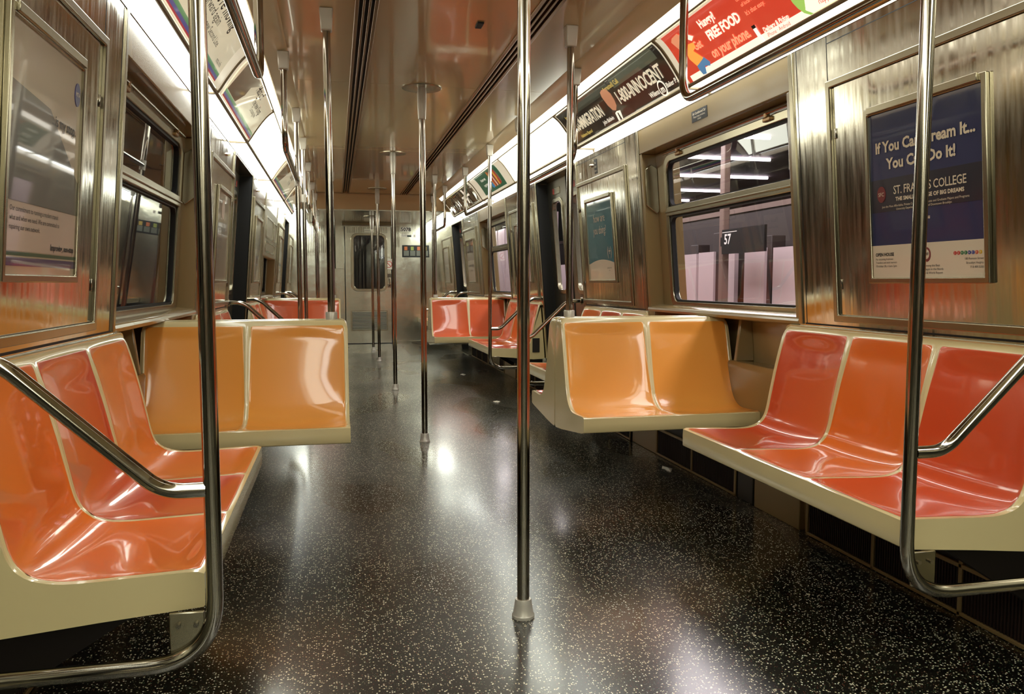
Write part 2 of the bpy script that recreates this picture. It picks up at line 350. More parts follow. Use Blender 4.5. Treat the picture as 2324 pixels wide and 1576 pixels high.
# ---------------------------------------------------------------- side walls
WIN = [(2.87, 4.38), (8.17, 9.66)]
DOOR = [(.34, 1.52), (5.64, 6.82), (10.98, 11.96)]
for s, nm in ((-1, 'left'), (1, 'right')):
    bm = bmesh.new(); TH = .16
    spans = [(-3, .34), (1.52, 2.84), (4.41, 5.64), (6.82, 8.14), (9.69, 10.98), (11.96, 13.5)]
    for a, b in spans: wbox(bm, s, a, b, 0, 1.88, 0, TH)
    obj('wall_'+nm, bm, STEEL, kind='structure')
    # fibreglass window surrounds with the niche below
    for k, (a, b) in enumerate(WIN):
        ia, ib = a-.03, b+.03
        bm = bmesh.new()
        wbox(bm, s, ia, ib, 1.74, 1.88, 0, TH)                 # header
        wbox(bm, s, ia, a, .845, 1.74, 0, TH); wbox(bm, s, b, ib, .845, 1.74, 0, TH)
        # backing behind the recess, around the frame
        fa, fb = a+.05, b-.16
        wbox(bm, s, a, fa, .845, 1.74, .085, TH); wbox(bm, s, fb, b, .845, 1.74, .085, TH)
        wbox(bm, s, fa, fb, 1.69, 1.74, .085, TH); wbox(bm, s, fa, fb, .83, .885, .085, TH)
        # sill with rounded nose
        L = [wp(s, 0, .845, -.004), wp(s, 0, .855, -.007), wp(s, 0, .868, -.002), wp(s, 0, .876, .012), wp(s, 0, .884, .09), wp(s, 0, .84, .09), wp(s, 0, .84, 0)]
        prism(bm, [(p.x, p.z) for p in L], 1, ia, ib)
        # niche
        na, nb = a+.05, b-.05
        wbox(bm, s, ia, na, 0, .845, 0, TH); wbox(bm, s, nb, ib, 0, .845, 0, TH)
        wbox(bm, s, na, nb, .60, .845, .145, TH+.02)
        L = [wp(s, 0, .60, TH), wp(s, 0, .63, TH), wp(s, 0, .636, .07), wp(s, 0, .634, .05), wp(s, 0, .622, .042), wp(s, 0, .60, .04), wp(s, 0, 0, .0), wp(s, 0, 0, TH)]
        prism(bm, [(p.x, p.z) for p in L], 1, na, nb)
        for yc in (a+.62, b-.62):                            # gussets
            A = [wp(s, 0, .634, .05), wp(s, 0, .634, .146), wp(s, 0, .84, .146), wp(s, 0, .84, .09)]
            prism(bm, [(p.x, p.z) for p in A], 1, yc-.012, yc+.012)
        obj('trim_%d' % (10+k*2+(s > 0)), bm, BEIGE, kind='structure', bevel=.004)
    # aluminium posts beside the surrounds
    bm = bmesh.new()
    for (a, b) in WIN:
        for yy in (a-.055, b+.03): wbox(bm, s, yy, yy+.026, .845, 1.875, -.006, .004)
    obj('trim_%d' % (16 if s > 0 else 15), bm, TRIM, kind='structure', bevel=.002)
    bm = bmesh.new()                                          # dark panel seams
    for yy, z0 in ((2.60, 1.72), (2.79, .85), (4.463, .85), (4.62, 1.72), (6.95, 1.72), (8.09, .85), (9.75, .85), (9.92, 1.72)):
        wbox(bm, s, yy, yy+.003, z0, 1.875, -.0008, .002)
    for (a, b) in ((1.52, 2.6), (4.62, 5.64), (6.82, 7.95), (9.92, 10.98)): wbox(bm, s, a, b, 1.846, 1.849, -.0008, .002)
    for z in (.846,):
        for (a, b) in ((1.55, 2.8), (4.46, 5.6), (6.86, 8.1), (9.75, 10.9), (12.0, 13.4)): wbox(bm, s, a, b, z, z+.006, -.002, .002)
    obj('trim_%d' % (18 if s > 0 else 17), bm, BLACK, kind='structure')

WN = 0
GLASSP = {}
def window(s, k, a, b, signbox=False):
    global WN; WN += 1
    fa, fb, z0, z1 = a+.05, b-.16, .885, 1.69
    fn = lambda y, z, o: wp(s, y, z, o)
    bm = bmesh.new()
    ring_frame(bm, fn, rrect(fa-.02, fb+.02, z0-.02, z1+.015, .075), rrect(fa+.016, fb-.016, z0+.018, z1-.02, .06), .068, .11)
    f = obj('window_%d' % WN, bm, TRIM, kind='structure', bevel=.003)
    bm = bmesh.new(); wbox(bm, s, fa+.01, fb-.01, 1.375, 1.425, .060, .10); wbox(bm, s, fa+.01, fb-.01, 1.392, 1.40, .052, .062); obj('meeting_rail', bm, TRIM, f, bevel=.003)
    bm = bmesh.new(); ring_frame(bm, fn, rrect(fa+.016, fb-.016, 1.42, z1-.02, .05), rrect(fa+.026, fb-.026, 1.433, z1-.03, .042), .078, .1)
    ring_frame(bm, fn, rrect(fa+.016, fb-.016, z0+.018, 1.378, .05), rrect(fa+.026, fb-.026, z0+.028, 1.366, .042), .078, .1); obj('gasket', bm, BLACK, f)
    for nm, za, zb in (('upper_pane', 1.42, z1-.02), ('lower_pane', z0+.018, 1.38)):
        bm = bmesh.new(); L = rrect(fa+.018, fb-.018, za, zb, .045); bm.faces.new([bm.verts.new(wp(s, y, z, .09)) for y, z in L])
        o = obj(nm, bm, GLASS, f)
    # latch rod with two catches, arm plates in the corners
    bm = bmesh.new(); tube(bm, [wp(s, fa+.02, 1.712, .055), wp(s, fb-.02, 1.712, .055)], .005, 8); obj('latch_rod', bm, CHROME, f)
    for yc in (fa+.2, fb-.2):
        bm = bmesh.new(); wbox(bm, s, yc-.03, yc+.03, 1.682, 1.70, .055, .072); wbox(bm, s, yc-.012, yc+.012, 1.695, 1.718, .05, .07); obj('latch', bm, BRONZE, f, bevel=.004)
    for yy, d in ((a+.012, 1), (b-.012, -1)):
        bm = bmesh.new(); pts = [(.008, 1.45), (.07, 1.40), (.085, 1.42), (.085, 1.66), (.05, 1.68), (.012, 1.65)]
        loop = [wp(s, 0, z, o) for o, z in pts]; prism(bm, [(p.x, p.z) for p in loop], 1, min(yy, yy+d*.006), max(yy, yy+d*.006)); obj('corner_bracket', bm, TRIM, f, bevel=.003)
    return f
for k, (a, b) in enumerate(WIN):
    for s in (-1, 1): window(s, k, a, b)

# doors
DN = 0
for k, (a, b) in enumerate(DOOR):
    for s in (-1, 1):
        DN += 1; mid = (a+b)/2
        bm = bmesh.new()
        for y0, y1 in ((a-.01, mid-.004), (mid+.004, b+.01)):
            fn = lambda y, z, o: wp(s, y, z, o)
            # leaf with a window hole
            cy = (y0+y1)/2; L = rrect(cy-.15, cy+.15, .93, 1.70, .07); n = len(L)
            ou = outer_rect(y0, y1, .01, 1.885, cy-.15, cy+.15, .93, 1.70, .07)
            ring_frame(bm, fn, ou, L, .10, .135)
        d = obj('door_%d' % DN, bm, mat('door_steel', (150, 146, 130), .32, 1.), kind='structure')
        for y0, y1 in ((a, mid), (mid, b)):
            cy = (y0+y1)/2
            bm = bmesh.new(); ring_frame(bm, fn, rrect(cy-.165, cy+.165, .915, 1.715, .085), rrect(cy-.13, cy+.13, .95, 1.68, .06), .088, .12); obj('window_frame', bm, TRIM, d, bevel=.004)
            bm = bmesh.new(); bm.faces.new([bm.verts.new(wp(s, y, z, .108)) for y, z in rrect(cy-.14, cy+.14, .94, 1.69, .06)]); obj('pane', bm, GLASS, d)
            bm = bmesh.new(); wbox(bm, s, cy-.1, cy+.1, 1.745, 1.80, .094, .101); obj('sticker_plate', bm, TRIM, d, bevel=.002)
            bm = bmesh.new(); wbox(bm, s, cy-s*.095-.03, cy-s*.095+.03, 1.75, 1.795, .0925, .095) if False else wbox(bm, s, cy+.055, cy+.095, 1.75, 1.795, .092, .095); obj('sticker', bm, mat('sticker_red', (170, 40, 34), .4), d)
            bm = bmesh.new(); wbox(bm, s, cy-.09, cy+.09, .70, .76, .094, .101); obj('kick_sticker', bm, INK, d)
        bm = bmesh.new(); wbox(bm, s, mid-.012, mid+.012, 0, 1.87, .096, .104)
        for y0, y1 in ((a, a+.006), (b-.006, b)): wbox(bm, s, y0, y1, .01, 1.86, .004, .10)
        obj('rubber_edge', bm, BLACK, d)
        bm = bmesh.new(); wbox(bm, s, a, b, 1.862, 1.885, 0, .15); obj('header', bm, TRIM, d, bevel=.003)
        bm = bmesh.new(); wbox(bm, s, a-.022, a, 0, 1.87, -.008, .01); wbox(bm, s, b, b+.022, 0, 1.87, -.008, .01); obj('jamb_strip', bm, TRIM, d, bevel=.003)
        bm = bmesh.new(); x0, x1 = sorted((s*1.26, s*1.42)); box(bm, x0, x1, a, b, .0, .008); obj('threshold', bm, TRIM, d)

# end wall
YE = 13.485
bm = bmesh.new()
box(bm, -1.4, -.392, YE, YE+.1, 0, 2.0); box(bm, .392, 1.4, YE, YE+.1, 0, 2.0); box(bm, -.392, .392, YE, YE+.1, 1.93, 2.0)
obj('wall_end', bm, STEEL2, kind='structure')
bm = bmesh.new()                                            # fluted upper part of the end wall and pilaster
for i in range(26):
    x = -1.0+i*.024
    if x > -.40: break
    box(bm, x, x+.010, YE-.005, YE, 1.45, 1.95)
for i in range(6): box(bm, .41+i*.024, .42+i*.024, YE-.005, YE, 1.55, 1.95)
box(bm, -.545, -.525, YE-.03, YE, 0, 1.96); box(bm, -.40, -.385, YE-.012, YE, 0, 1.95); box(bm, .385, .40, YE-.012, YE, 0, 1.95)
box(bm, -.545, -.40, YE-.03, YE, 1.24, 1.96)
box(bm, .42, 1.2, YE-.03, YE, .02, .045)
obj('trim_20', bm, STEEL2, kind='structure', bevel=.003)
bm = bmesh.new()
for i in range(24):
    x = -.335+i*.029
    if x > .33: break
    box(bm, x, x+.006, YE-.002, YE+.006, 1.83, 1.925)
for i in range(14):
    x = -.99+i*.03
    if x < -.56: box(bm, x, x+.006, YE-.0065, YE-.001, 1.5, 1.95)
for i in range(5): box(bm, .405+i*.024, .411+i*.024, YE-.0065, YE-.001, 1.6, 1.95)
obj('trim_21', bm, mat('groove_shade', (92, 80, 58), .5, .3), kind='structure')  # thin brown strips paint in the shade between the steel flutes
fe = lambda x, z, o: Vector((x, YE-o, z))
L = rrect(-.255, .275, .90, 1.80, .09)
ou = outer_rect(-.372, .372, .012, 1.935, -.255, .275, .90, 1.80, .09)
bm = bmesh.new(); ring_frame(bm, fe, ou, L, -.045, -.005)
for i in range(24): 
    x = -.33+i*.029
    if abs(x) < .36: box(bm, x, x+.011, YE-.0, YE+.005, 1.815, 1.925)
dE = obj('door_7', bm, STEEL2, kind='structure')
bm = bmesh.new(); ring_frame(bm, fe, rrect(-.285, .31, .872, 1.825, .11), rrect(-.235, .262, .915, 1.785, .07), -.02, .012); obj('window_frame', bm, TRIM, dE, bevel=.006)
bm = bmesh.new(); bm.faces.new([bm.verts.new((x, YE+.02, z)) for x, z in rrect(-.25, .27, .90, 1.80, .08)]); obj('pane', bm, GLASS, dE)
bm = bmesh.new()
for i in range(13): z = .24+i*.0235; hexa(bm, [(-.27, YE-.014, z), (.285, YE-.014, z), (.285, YE-.002, z+.006), (-.27, YE-.002, z+.006), (-.27, YE-.014, z+.010), (.285, YE-.014, z+.010), (.285, YE-.002, z+.014), (-.27, YE-.002, z+.014)])
obj('louvre', bm, mat('louvre_slat', (190, 186, 170), .35, .6), dE)
bm = bmesh.new(); ring_frame(bm, fe, rrect(-.30, .31, .215, .555, .01), rrect(-.272, .285, .235, .535, .006), -.01, .006); obj('louvre_frame', bm, TRIM, dE)
bm = bmesh.new(); box(bm, -.272, .285, YE-.002, YE, .235, .54); obj('louvre_back', bm, mat('louvre_dark', (40, 36, 30), .6), dE)
bm = bmesh.new(); tube(bm, smooth_path([(.335, YE, 1.10), (.335, YE-.045, 1.09), (.35, YE-.05, .98), (.335, YE, .96)], .02), .009, 10); box(bm, .315, .375, YE-.008, YE, .93, .985); box(bm, .30, .375, YE-.006, YE, 1.10, 1.16); obj('door_handle', bm, CHROME, dE)
# beyond the end door: next car in the dark
bm = bmesh.new(); box(bm, -1.3, 1.3, YE+.9, YE+.95, 0, 2.2); obj('wall_next_car', bm, mat('next_car_dark', (44, 44, 42), .5, .6), kind='structure')
# rear of the car, behind the viewer
bm = bmesh.new(); box(bm, -1.4, 1.4, -3.1, -3.0, 0, 2.25); obj('wall_rear', bm, STEEL2, kind='structure')

# notices on the end wall
def end_notice(name, label, x0, x1, z0, z1, base, items, cat='sign', extra=None, im=INK, d=.004):
    t = thing(name, label, cat, ((x0+x1)/2, YE-.002, z0))
    bm = bmesh.new(); box(bm, x0, x1, YE-d, YE, z0, z1); obj('plate', bm, base, t)
    if items:
        bm = text_on(items, lambda x, y: Vector((x, YE-d-.0008, y))); obj('lettering', bm, im, t, recalc=False)
    return t
end_notice('number_plate', 'black on white car number 5078 on the end wall', .532, .706, 1.862, 1.93, WHITE, [('5078', .082, .619, 1.868, .003)])
t = end_notice('notice_plate', 'small dark and white notice under the car number', .545, .712, 1.768, 1.815, WHITE, [('FOR HEARING', .018, .60, 1.795), ('IMPAIRED', .018, .60, 1.778)])
bm = bmesh.new(); box(bm, .64, .708, YE-.006, YE-.004, 1.772, 1.80); obj('dark_block', bm, mat('dark_green', (40, 52, 44), .5), t)
end_notice('notice_plate', 'tiny white figure sign right of the dark notice', .745, .782, 1.768, 1.812, WHITE, [('1', .035, .763, 1.778, .001)])
t = end_notice('route_notice', 'dark framed notice with four orange and green topped slips', .555, 1.005, 1.435, 1.635, mat('notice_black', (24, 26, 24), .4), None)
for i, c in enumerate(((190, 110, 60), (150, 160, 80), (190, 110, 70), (190, 160, 80))):
    bm = bmesh.new(); x = .582+i*.106; box(bm, x, x+.084, YE-.007, YE-.004, 1.46, 1.545); obj('slip', bm, mat('slip_grey', (110, 114, 104), .5), t)
    bm = bmesh.new(); box(bm, x+.01, x+.06, YE-.007, YE-.004, 1.552, 1.612); obj('slip_badge', bm, mat('badge%d' % i, c, .5), t)
t = end_notice('warning_sticker', 'white sticker with red barred circle beside the end door window', .272, .395, 1.235, 1.405, WHITE, [('NO SMOKING', .014, .333, 1.382)])
bm = bmesh.new(); n = 32; cx_, cz_ = .333, 1.315
ring_frame(bm, lambda a, b, o: Vector((a, YE-.004-o, b)), [(cx_+.055*math.cos(2*PI*i/n), cz_+.055*math.sin(2*PI*i/n)) for i in range(n)], [(cx_+.045*math.cos(2*PI*i/n), cz_+.045*math.sin(2*PI*i/n)) for i in range(n)], 0, .002)
hexa(bm, [(cx_-.038, YE-.006, cz_+.030), (cx_-.030, YE-.006, cz_+.038), (cx_-.030, YE-.004, cz_+.038), (cx_-.038, YE-.004, cz_+.030), (cx_+.030, YE-.006, cz_-.038), (cx_+.038, YE-.006, cz_-.030), (cx_+.038, YE-.004, cz_-.030), (cx_+.030, YE-.004, cz_-.038)])
obj('barred_circle', bm, mat('sign_red', (190, 50, 40), .5), t)
end_notice('notice_plate', 'small pale plate above the end door window', -.06, .10, 1.84, 1.90, mat('pale_plate', (214, 210, 190), .4), [('EMERGENCY DOOR', .016, .02, 1.866)])
end_notice('alarm_label', 'small red label high on the end wall left of the door', -.83, -.77, 1.885, 1.915, mat('sign_red', (190, 50, 40), .5), None)

# ================================================================ SEATS
def catmull(P, n):
    out = []; m = len(P)
    for i in range(m-1):
        p0, p1, p2, p3 = P[max(i-1, 0)], P[i], P[i+1], P[min(i+2, m-1)]
        for k in range(n):
            t = k/n
            out.append(tuple(.5*((2*p1[j])+(-p0[j]+p2[j])*t+(2*p0[j]-5*p1[j]+4*p2[j]-p3[j])*t*t+(-p0[j]+3*p1[j]-3*p2[j]+p3[j])*t**3) for j in (0, 1)))
    out.append(P[-1]); return out
BENCH = catmull([(0, .426), (.02, .431), (.12, .428), (.24, .424), (.295, .430), (.333, .448), (.356, .485), (.372, .56), (.39, .65), (.41, .735), (.428, .80), (.438, .828)], 5)
TRANS = catmull([(0, .426), (.02, .431), (.10, .428), (.17, .428), (.215, .442), (.247, .468), (.268, .505), (.292, .57), (.318, .66), (.343, .75), (.362, .81), (.372, .832)], 5)
def seat_unit(name, label, cat, group, prof, L, n, p, u0, colors, X, body_back, bottom, mirror=False, rnd=.03, ridge=.010, backdrop=None, base_loc=(0, 0, 0)):
    """X(u,v,z)->world. body_back: v of the flat back; bottom: list of (v,z) from back to front below."""
    t = thing(name, label, cat, base_loc, group)
    S = [0.]
    for a, b in zip(prof, prof[1:]): S.append(S[-1]+math.hypot(b[0]-a[0], b[1]-a[1]))
    ST = S[-1]; zt = prof[-1][1]
    def at(q):
        q = max(0., min(1., q))*ST
        for i in range(len(prof)-1):
            if q <= S[i+1]+1e-9: break
        f = (q-S[i])/(S[i+1]-S[i]); a, b = prof[i], prof[i+1]; d = math.hypot(b[0]-a[0], b[1]-a[1])
        return a[0]+(b[0]-a[0])*f, a[1]+(b[1]-a[1])*f, -(b[1]-a[1])/d, (b[0]-a[0])/d
    def surf(u, q, off=0.):
        v, z, nv, nz = at(q)
        uu = (u-u0)/p; k = math.floor(uu); fr = (uu-k)*2-1
        if uu < 0 or uu > n: dep = 0.
        else:
            dep = -.017*(1-abs(fr)**2.2)
            e = (1-abs(fr))*p/2
            if 0 < u-u0 < n*p: dep += .004*math.exp(-((e-.006)/.006)**2)*(1 if q > .45 else .3)
        wq = min(1., q/.10)*min(1., (1-q)/.12); wq = wq*wq*(3-2*wq)
        o = dep*wq+off
        z2 = z+nz*o; v2 = v+nv*o
        du = min(u, L-u)
        if du < rnd: z2 = min(z2, zt-(rnd-math.sqrt(max(0, rnd*rnd-(rnd-du)**2)))+off*.3)
        return v2, z2
    us = sorted(set([0, .003, .008, .015, .022, .03, L, L-.003, L-.008, L-.015, L-.022, L-.03]+[u0+p*(k+j/20) for k in range(n) for j in range(21)]+[u0+p*k+d for k in range(n+1) for d in (-.014, -.008, -.003, .003, .008, .014)]))
    us = [u for u in us if 0 <= u <= L]; u2 = [us[0]]
    for u in us[1:]:
        if u-u2[-1] > 5e-4: u2.append(u)
    us = u2; u2[-1] = L
    nq = 56
    bm = bmesh.new(); rows = []
    for u in us:
        pts = [(0.003, bottom[-1][1]), (0, bottom[-1][1]+.004), (-.001, .40), (0, .421)]
        pts += [surf(u, i/nq) for i in range(nq+1)]
        du = min(u, L-u); dr = rnd-math.sqrt(max(0, rnd*rnd-(rnd-du)**2)) if du < rnd else 0
        v_, z_ = prof[-1]
        pts += [(v_+.004, min(zt+.006, zt+.008)-dr), (v_+.012, zt+.010-dr), (v_*.4+body_back*.6, zt+.012-dr), (body_back-.006, zt+.010-dr), (body_back, zt+.003-dr)]
        pts += bottom[:-1]
        rows.append([bm.verts.new(X(u, a, b)) for a, b in pts])
    m = len(rows[0])
    for a, b in zip(rows, rows[1:]):
        for k in range(m): bm.faces.new((a[k], a[(k+1) % m], b[(k+1) % m], b[k]))
    bm.faces.new(rows[0]); bm.faces.new(list(reversed(rows[-1])))
    obj('shell', bm, CREAM, t, label='cream moulded shell', angle=50)
    def lim(k, q):
        w_ = .0085+(.0075*max(0., min(1., (q-.42)/.5)))
        return u0+p*k+(w_ if k else .011), u0+p*(k+1)-(w_ if k < n-1 else .011)
    for k in range(n):
        qa, qb, r = .016, 1-.013/ST, .011
        bm = bmesh.new(); N = 60; fr_ = [0, .004, .012]+[.03+.94*j/20 for j in range(21)]+[.988, .996, 1.]; M = len(fr_)-1; G = []
        def row(q, ds):
            ua, ub = lim(k, q); ins = r-math.sqrt(max(0., r*r-(r-ds)**2)) if ds < r else 0.
            return [(ua+ins+(ub-ua-2*ins)*f_, q) for f_ in fr_]
        for i in range(N+1):
            q = qa+(qb-qa)*i/N; G.append(row(q, max(0., min(q-qa, qb-q)*ST)))
        extra = []
        for ex in (.0008, .0025, .005):
            for q in (qa+ex/ST, qb-ex/ST): extra.append(row(q, ex))
        G = sorted(G+extra, key=lambda rr: rr[0][1])
        V = []
        for i, row in enumerate(G):
            vr = []
            for j, (u, q) in enumerate(row):
                edge = i in (0, len(G)-1) or j in (0, M)
                vr.append(bm.verts.new(X(u, *surf(u, q, .0002 if edge else .0010))))
            V.append(vr)
        for a, b in zip(V, V[1:]):
            for j in range(M): bm.faces.new((a[j], a[j+1], b[j+1], b[j]))
        obj('seat_insert', bm, SEATC[colors[k]], t, label={'yellow': 'amber', 'orange': 'orange', 'red': 'red', 'coral': 'coral red'}[colors[k]]+' seat surface', angle=60)
    return t
def bench(s, ya, yb, colors, label, group):
    """longitudinal three-seat bench; ya<yb"""
    L = yb-ya; p = (L-.02)/3
    X = lambda u, v, z: Vector((s*(.803+v), ya+u, z))
    t = seat_unit('bench_seat', label, 'seat', group, BENCH, L, 3, p, .01, colors, X, .444, [(.462, .60), (.474, .45), (.482, .33), (.38, .325), (.2, .342), (0, .358)], base_loc=(s*1.0, (ya+yb)/2, .3))
    # steel brackets carrying the bench
    for yy in (ya+.03, yb-.06):
        bm = bmesh.new(); prism(bm, [(s*(1.274), .322), (s*1.276, .15), (s*1.25, .15), (s*.95, .335)], 1, yy, yy+.03); obj('bracket', bm, DARKM, t)
    return t
def transverse(s, yseam, d, colors, label, group, xa=.488, xb=1.334):
    """two seats across the car; d=-1 faces the viewer (front at smaller y)"""
    L = xb-xa; p = (L-.012)/2; yf = yseam+d*.462
    X = lambda u, v, z: Vector((s*(xa+u), yf-d*v, z))
    return seat_unit('double_seat', label, 'seat', group, TRANS, L, 2, p, .006, colors, X, .459, [(.459, .60), (.459, .325), (.448, .314), (.34, .322), (.2, .338), (.08, .352), (.03, .358), (0, .364)], rnd=.028, base_loc=(s*.9, yseam+d*.3, .3))
C1 = 3.70; C2 = 8.98
SB = []
bench(1, 1.655, 2.93, ['red', 'orange', 'red'], 'nearest right bench with red, orange and red seats under the dark blue poster', 'three-seat benches along the walls')
bench(-1, 1.655, 2.93, ['orange', 'red', 'orange'], 'nearest left bench with orange, red and orange seats', 'three-seat benches along the walls')
bench(1, 4.40, 5.63, ['orange', 'red', 'orange'], 'right bench behind the near amber double seat, under the teal poster', 'three-seat benches along the walls')
bench(-1, 4.40, 5.63, ['orange', 'orange', 'red'], 'left bench behind the near amber double seat, beside the middle door', 'three-seat benches along the walls')
bench(1, 6.93, 8.20, ['red', 'orange', 'coral'], 'right bench with a black plate on its cream end, just past the middle door', 'three-seat benches along the walls')
bench(-1, 6.93, 8.20, ['orange', 'coral', 'orange'], 'left bench just past the middle door, in front of the coral double seat', 'three-seat benches along the walls')
bench(1, 9.68, 10.93, ['coral', 'orange', 'coral'], 'right bench behind the far coral double seat', 'three-seat benches along the walls')
bench(-1, 9.68, 10.93, ['orange', 'coral', 'orange'], 'left bench behind the far coral double seat', 'three-seat benches along the walls')
bench(1, 12.2, 13.44, ['yellow', 'orange', 'yellow'], 'amber bench on the right against the end wall', 'three-seat benches along the walls')
bench(-1, 12.2, 13.44, ['yellow', 'orange', 'yellow'], 'amber bench on the left against the end wall', 'three-seat benches along the walls')
GT = 'double seats set across the car'
transverse(1, C1, -1, ['yellow', 'yellow'], 'near right amber double seat facing the viewer', GT)
transverse(-1, C1, -1, ['yellow', 'yellow'], 'near left amber double seat facing the viewer', GT)
transverse(1, C1+.003, 1, ['red', 'red'], 'right red double seat turned away, back to back with the near amber one', GT)
transverse(-1, C1+.003, 1, ['red', 'red'], 'left double seat turned away, back to back with the near amber one', GT)
transverse(1, C2, -1, ['coral', 'coral'], 'far right coral double seat facing the viewer', GT)
transverse(-1, C2, -1, ['coral', 'coral'], 'far left coral double seat facing the viewer', GT)
transverse(1, C2+.003, 1, ['orange', 'orange'], 'far right double seat turned away towards the end wall', GT)
transverse(-1, C2+.003, 1, ['orange', 'orange'], 'far left double seat turned away towards the end wall', GT)
# black plate on bench end
bm = bmesh.new(); box(bm, 1.172, 1.238, 6.924, 6.9295, .388, .515)
tag(obj('access_plate', bm, mat('plate_black', (34, 30, 26), .5), bevel=.004), 'small black plate on the cream end of the bench past the right middle door', 'plate')

# ================================================================ POLES
for i, (y, lab) in enumerate(((2.287, 'nearest and thickest-looking chrome pole in the middle of the aisle'), (5.024, 'second chrome aisle pole, level with the near amber seats\' far side'), (7.573, 'third chrome aisle pole, its foot just past the middle doors'), (10.408, 'fourth aisle pole, in line with the end door window'), (12.067, 'farthest aisle pole, just before the end door'))):
    t = thing('aisle_pole', lab, 'pole', (0, y, 0), 'poles down the middle of the aisle'); zc = 2.2 if y < 11 else 1.985
    bm = bmesh.new(); tube(bm, [(0, y, .03), (0, y, zc-.05)], .0185, 32); obj('tube', bm, CHROME, t)
    bm = bmesh.new(); lathe(bm, 0, y, [(.034, 0), (.034, .008), (.031, .012), (.0265, .04), (.025, .052), (.0235, .056), (.019, .056)]); obj('base_collar', bm, COLLAR, t)
    bm = bmesh.new(); lathe(bm, 0, y, [(.0185, zc-.19), (.0225, zc-.19), (.0235, zc-.185), (.028, zc-.11), (.029, zc-.03), (.027, zc-.008), (.026, zc)]); obj('top_sleeve', bm, COLLAR, t)
    bm = bmesh.new(); lathe(bm, 0, y, [(.026, zc-.002), (.07, zc-.006), (.118, zc-.007), (.122, zc-.004), (.122, zc)], 40); obj('ceiling_flange', bm, TRIM, t)
def sleeve(bm, x, y, z0, z1, a0=.0235, a1=.030):
    hexa(bm, [(x-a0, y-a0, z0), (x+a0, y-a0, z0), (x+a0, y+a0, z0), (x-a0, y+a0, z0), (x-a1, y-a1, z1), (x+a1, y-a1, z1), (x+a1, y+a1, z1), (x-a1, y+a1, z1)])
for s in (-1, 1):
    for y, far in ((C1, 0), (C2, 1)):
        x = s*.557; side = 'right' if s > 0 else 'left'
        t = thing('seat_pole', 'chrome pole rising from the top of the %s %s double seat' % (('far' if far else 'near'), side), 'pole', (x, y, .84), 'poles on the double seat backs')
        bm = bmesh.new(); tube(bm, [(x, y, .85), (x, y, 2.13)], .0165, 28); obj('tube', bm, CHROME, t)
        bm = bmesh.new(); lathe(bm, x, y, [(.026, .838), (.026, .872), (.024, .876), (.0165, .876)]); obj('base_collar', bm, COLLAR, t)
        bm = bmesh.new(); sleeve(bm, x, y, 2.105, 2.2); obj('top_sleeve', bm, COLLAR, t, bevel=.005)
R0 = .0160; SX = .778
STN = [(1.615, 2.93, 'nearest %s stanchion curving under the near bench'), (5.74, 4.36, '%s stanchion before the middle door'), (6.88, 8.22, '%s stanchion just past the middle door'), (11.02, 9.8, '%s stanchion before the end door opening'), (12.12, None, '%s stanchion beside the end wall bench')]
for s in (-1, 1):
    side = 'right' if s > 0 else 'left'
    for y, yr, lab in STN:
        x = s*SX; zc = 2.19 if y < 11.1 else 1.985
        t = thing('stanchion', lab % side+' with its bent arm rail', 'stanchion', (x, y, .26), 'stanchions at the bench ends')
        bm = bmesh.new(); tube(bm, smooth_path([(x, y, zc-.06), (x, y, .262), (s*1.30, y, .262)], .13, 12), R0, 24); obj('tube', bm, CHROME, t)
        bm = bmesh.new(); tube(bm, smooth_path([(x+s*.01, y, .606), (s*.868, y, .606), (s*1.15, y, .872), (s*1.262, y, .872)], .085, 10), R0*.97, 24); obj('arm_rail', bm, CHROME, t)
        bm = bmesh.new(); tube(bm, [(s*1.245, y, .872), (s*1.262, y, .872)], .026, 20); obj('wall_flange', bm, TRIM, t)
        bm = bmesh.new(); sleeve(bm, x, y, zc-.095, zc); obj('top_sleeve', bm, COLLAR, t, bevel=.005)
        d = 1 if y in (1.615, 6.88, 12.12) else -1
        bm = bmesh.new(); y0, y1 = sorted((y+d*.006, y+d*.014)); box(bm, min(s*.800, s*.865), max(s*.800, s*.865), y0, y1, .277, .362); obj('bracket_plate', bm, TRIM, t, bevel=.002)
        for bx in (.815, .848):
            bm = bmesh.new(); tube(bm, [(s*bx, y-.002 if d > 0 else y+.002, .338), (s*bx, y+(.012 if d > 0 else -.012), .338)], .005, 10); obj('bolt', bm, CHROME, t)
        if yr:
            r = thing('overhead_rail', '%s overhead grab rail joined to the %s' % (side, (lab % 'stanchion').replace(' stanchion', '', 1) if False else {1.615: 'stanchion nearest the viewer', 5.74: 'stanchion before the middle door', 6.88: 'stanchion past the middle door', 11.02: 'stanchion before the end'}[y]), 'grab rail', (x, (y+yr)/2, 1.7), 'overhead grab rails')
            bm = bmesh.new(); tube(bm, smooth_path([(x, y+(.016 if yr > y else -.016), 1.70), (x, yr, 1.70), (x, yr, 2.13)], .10, 10), R0, 24); obj('tube', bm, CHROME, r)
            bm = bmesh.new(); tube(bm, [(x, y, 1.668), (x, y, 1.732)], R0+.0035, 24); obj('joint', bm, COLLAR, r)
            bm = bmesh.new(); sleeve(bm, x, yr, 2.095, 2.185); obj('top_sleeve', bm, COLLAR, r, bevel=.005)

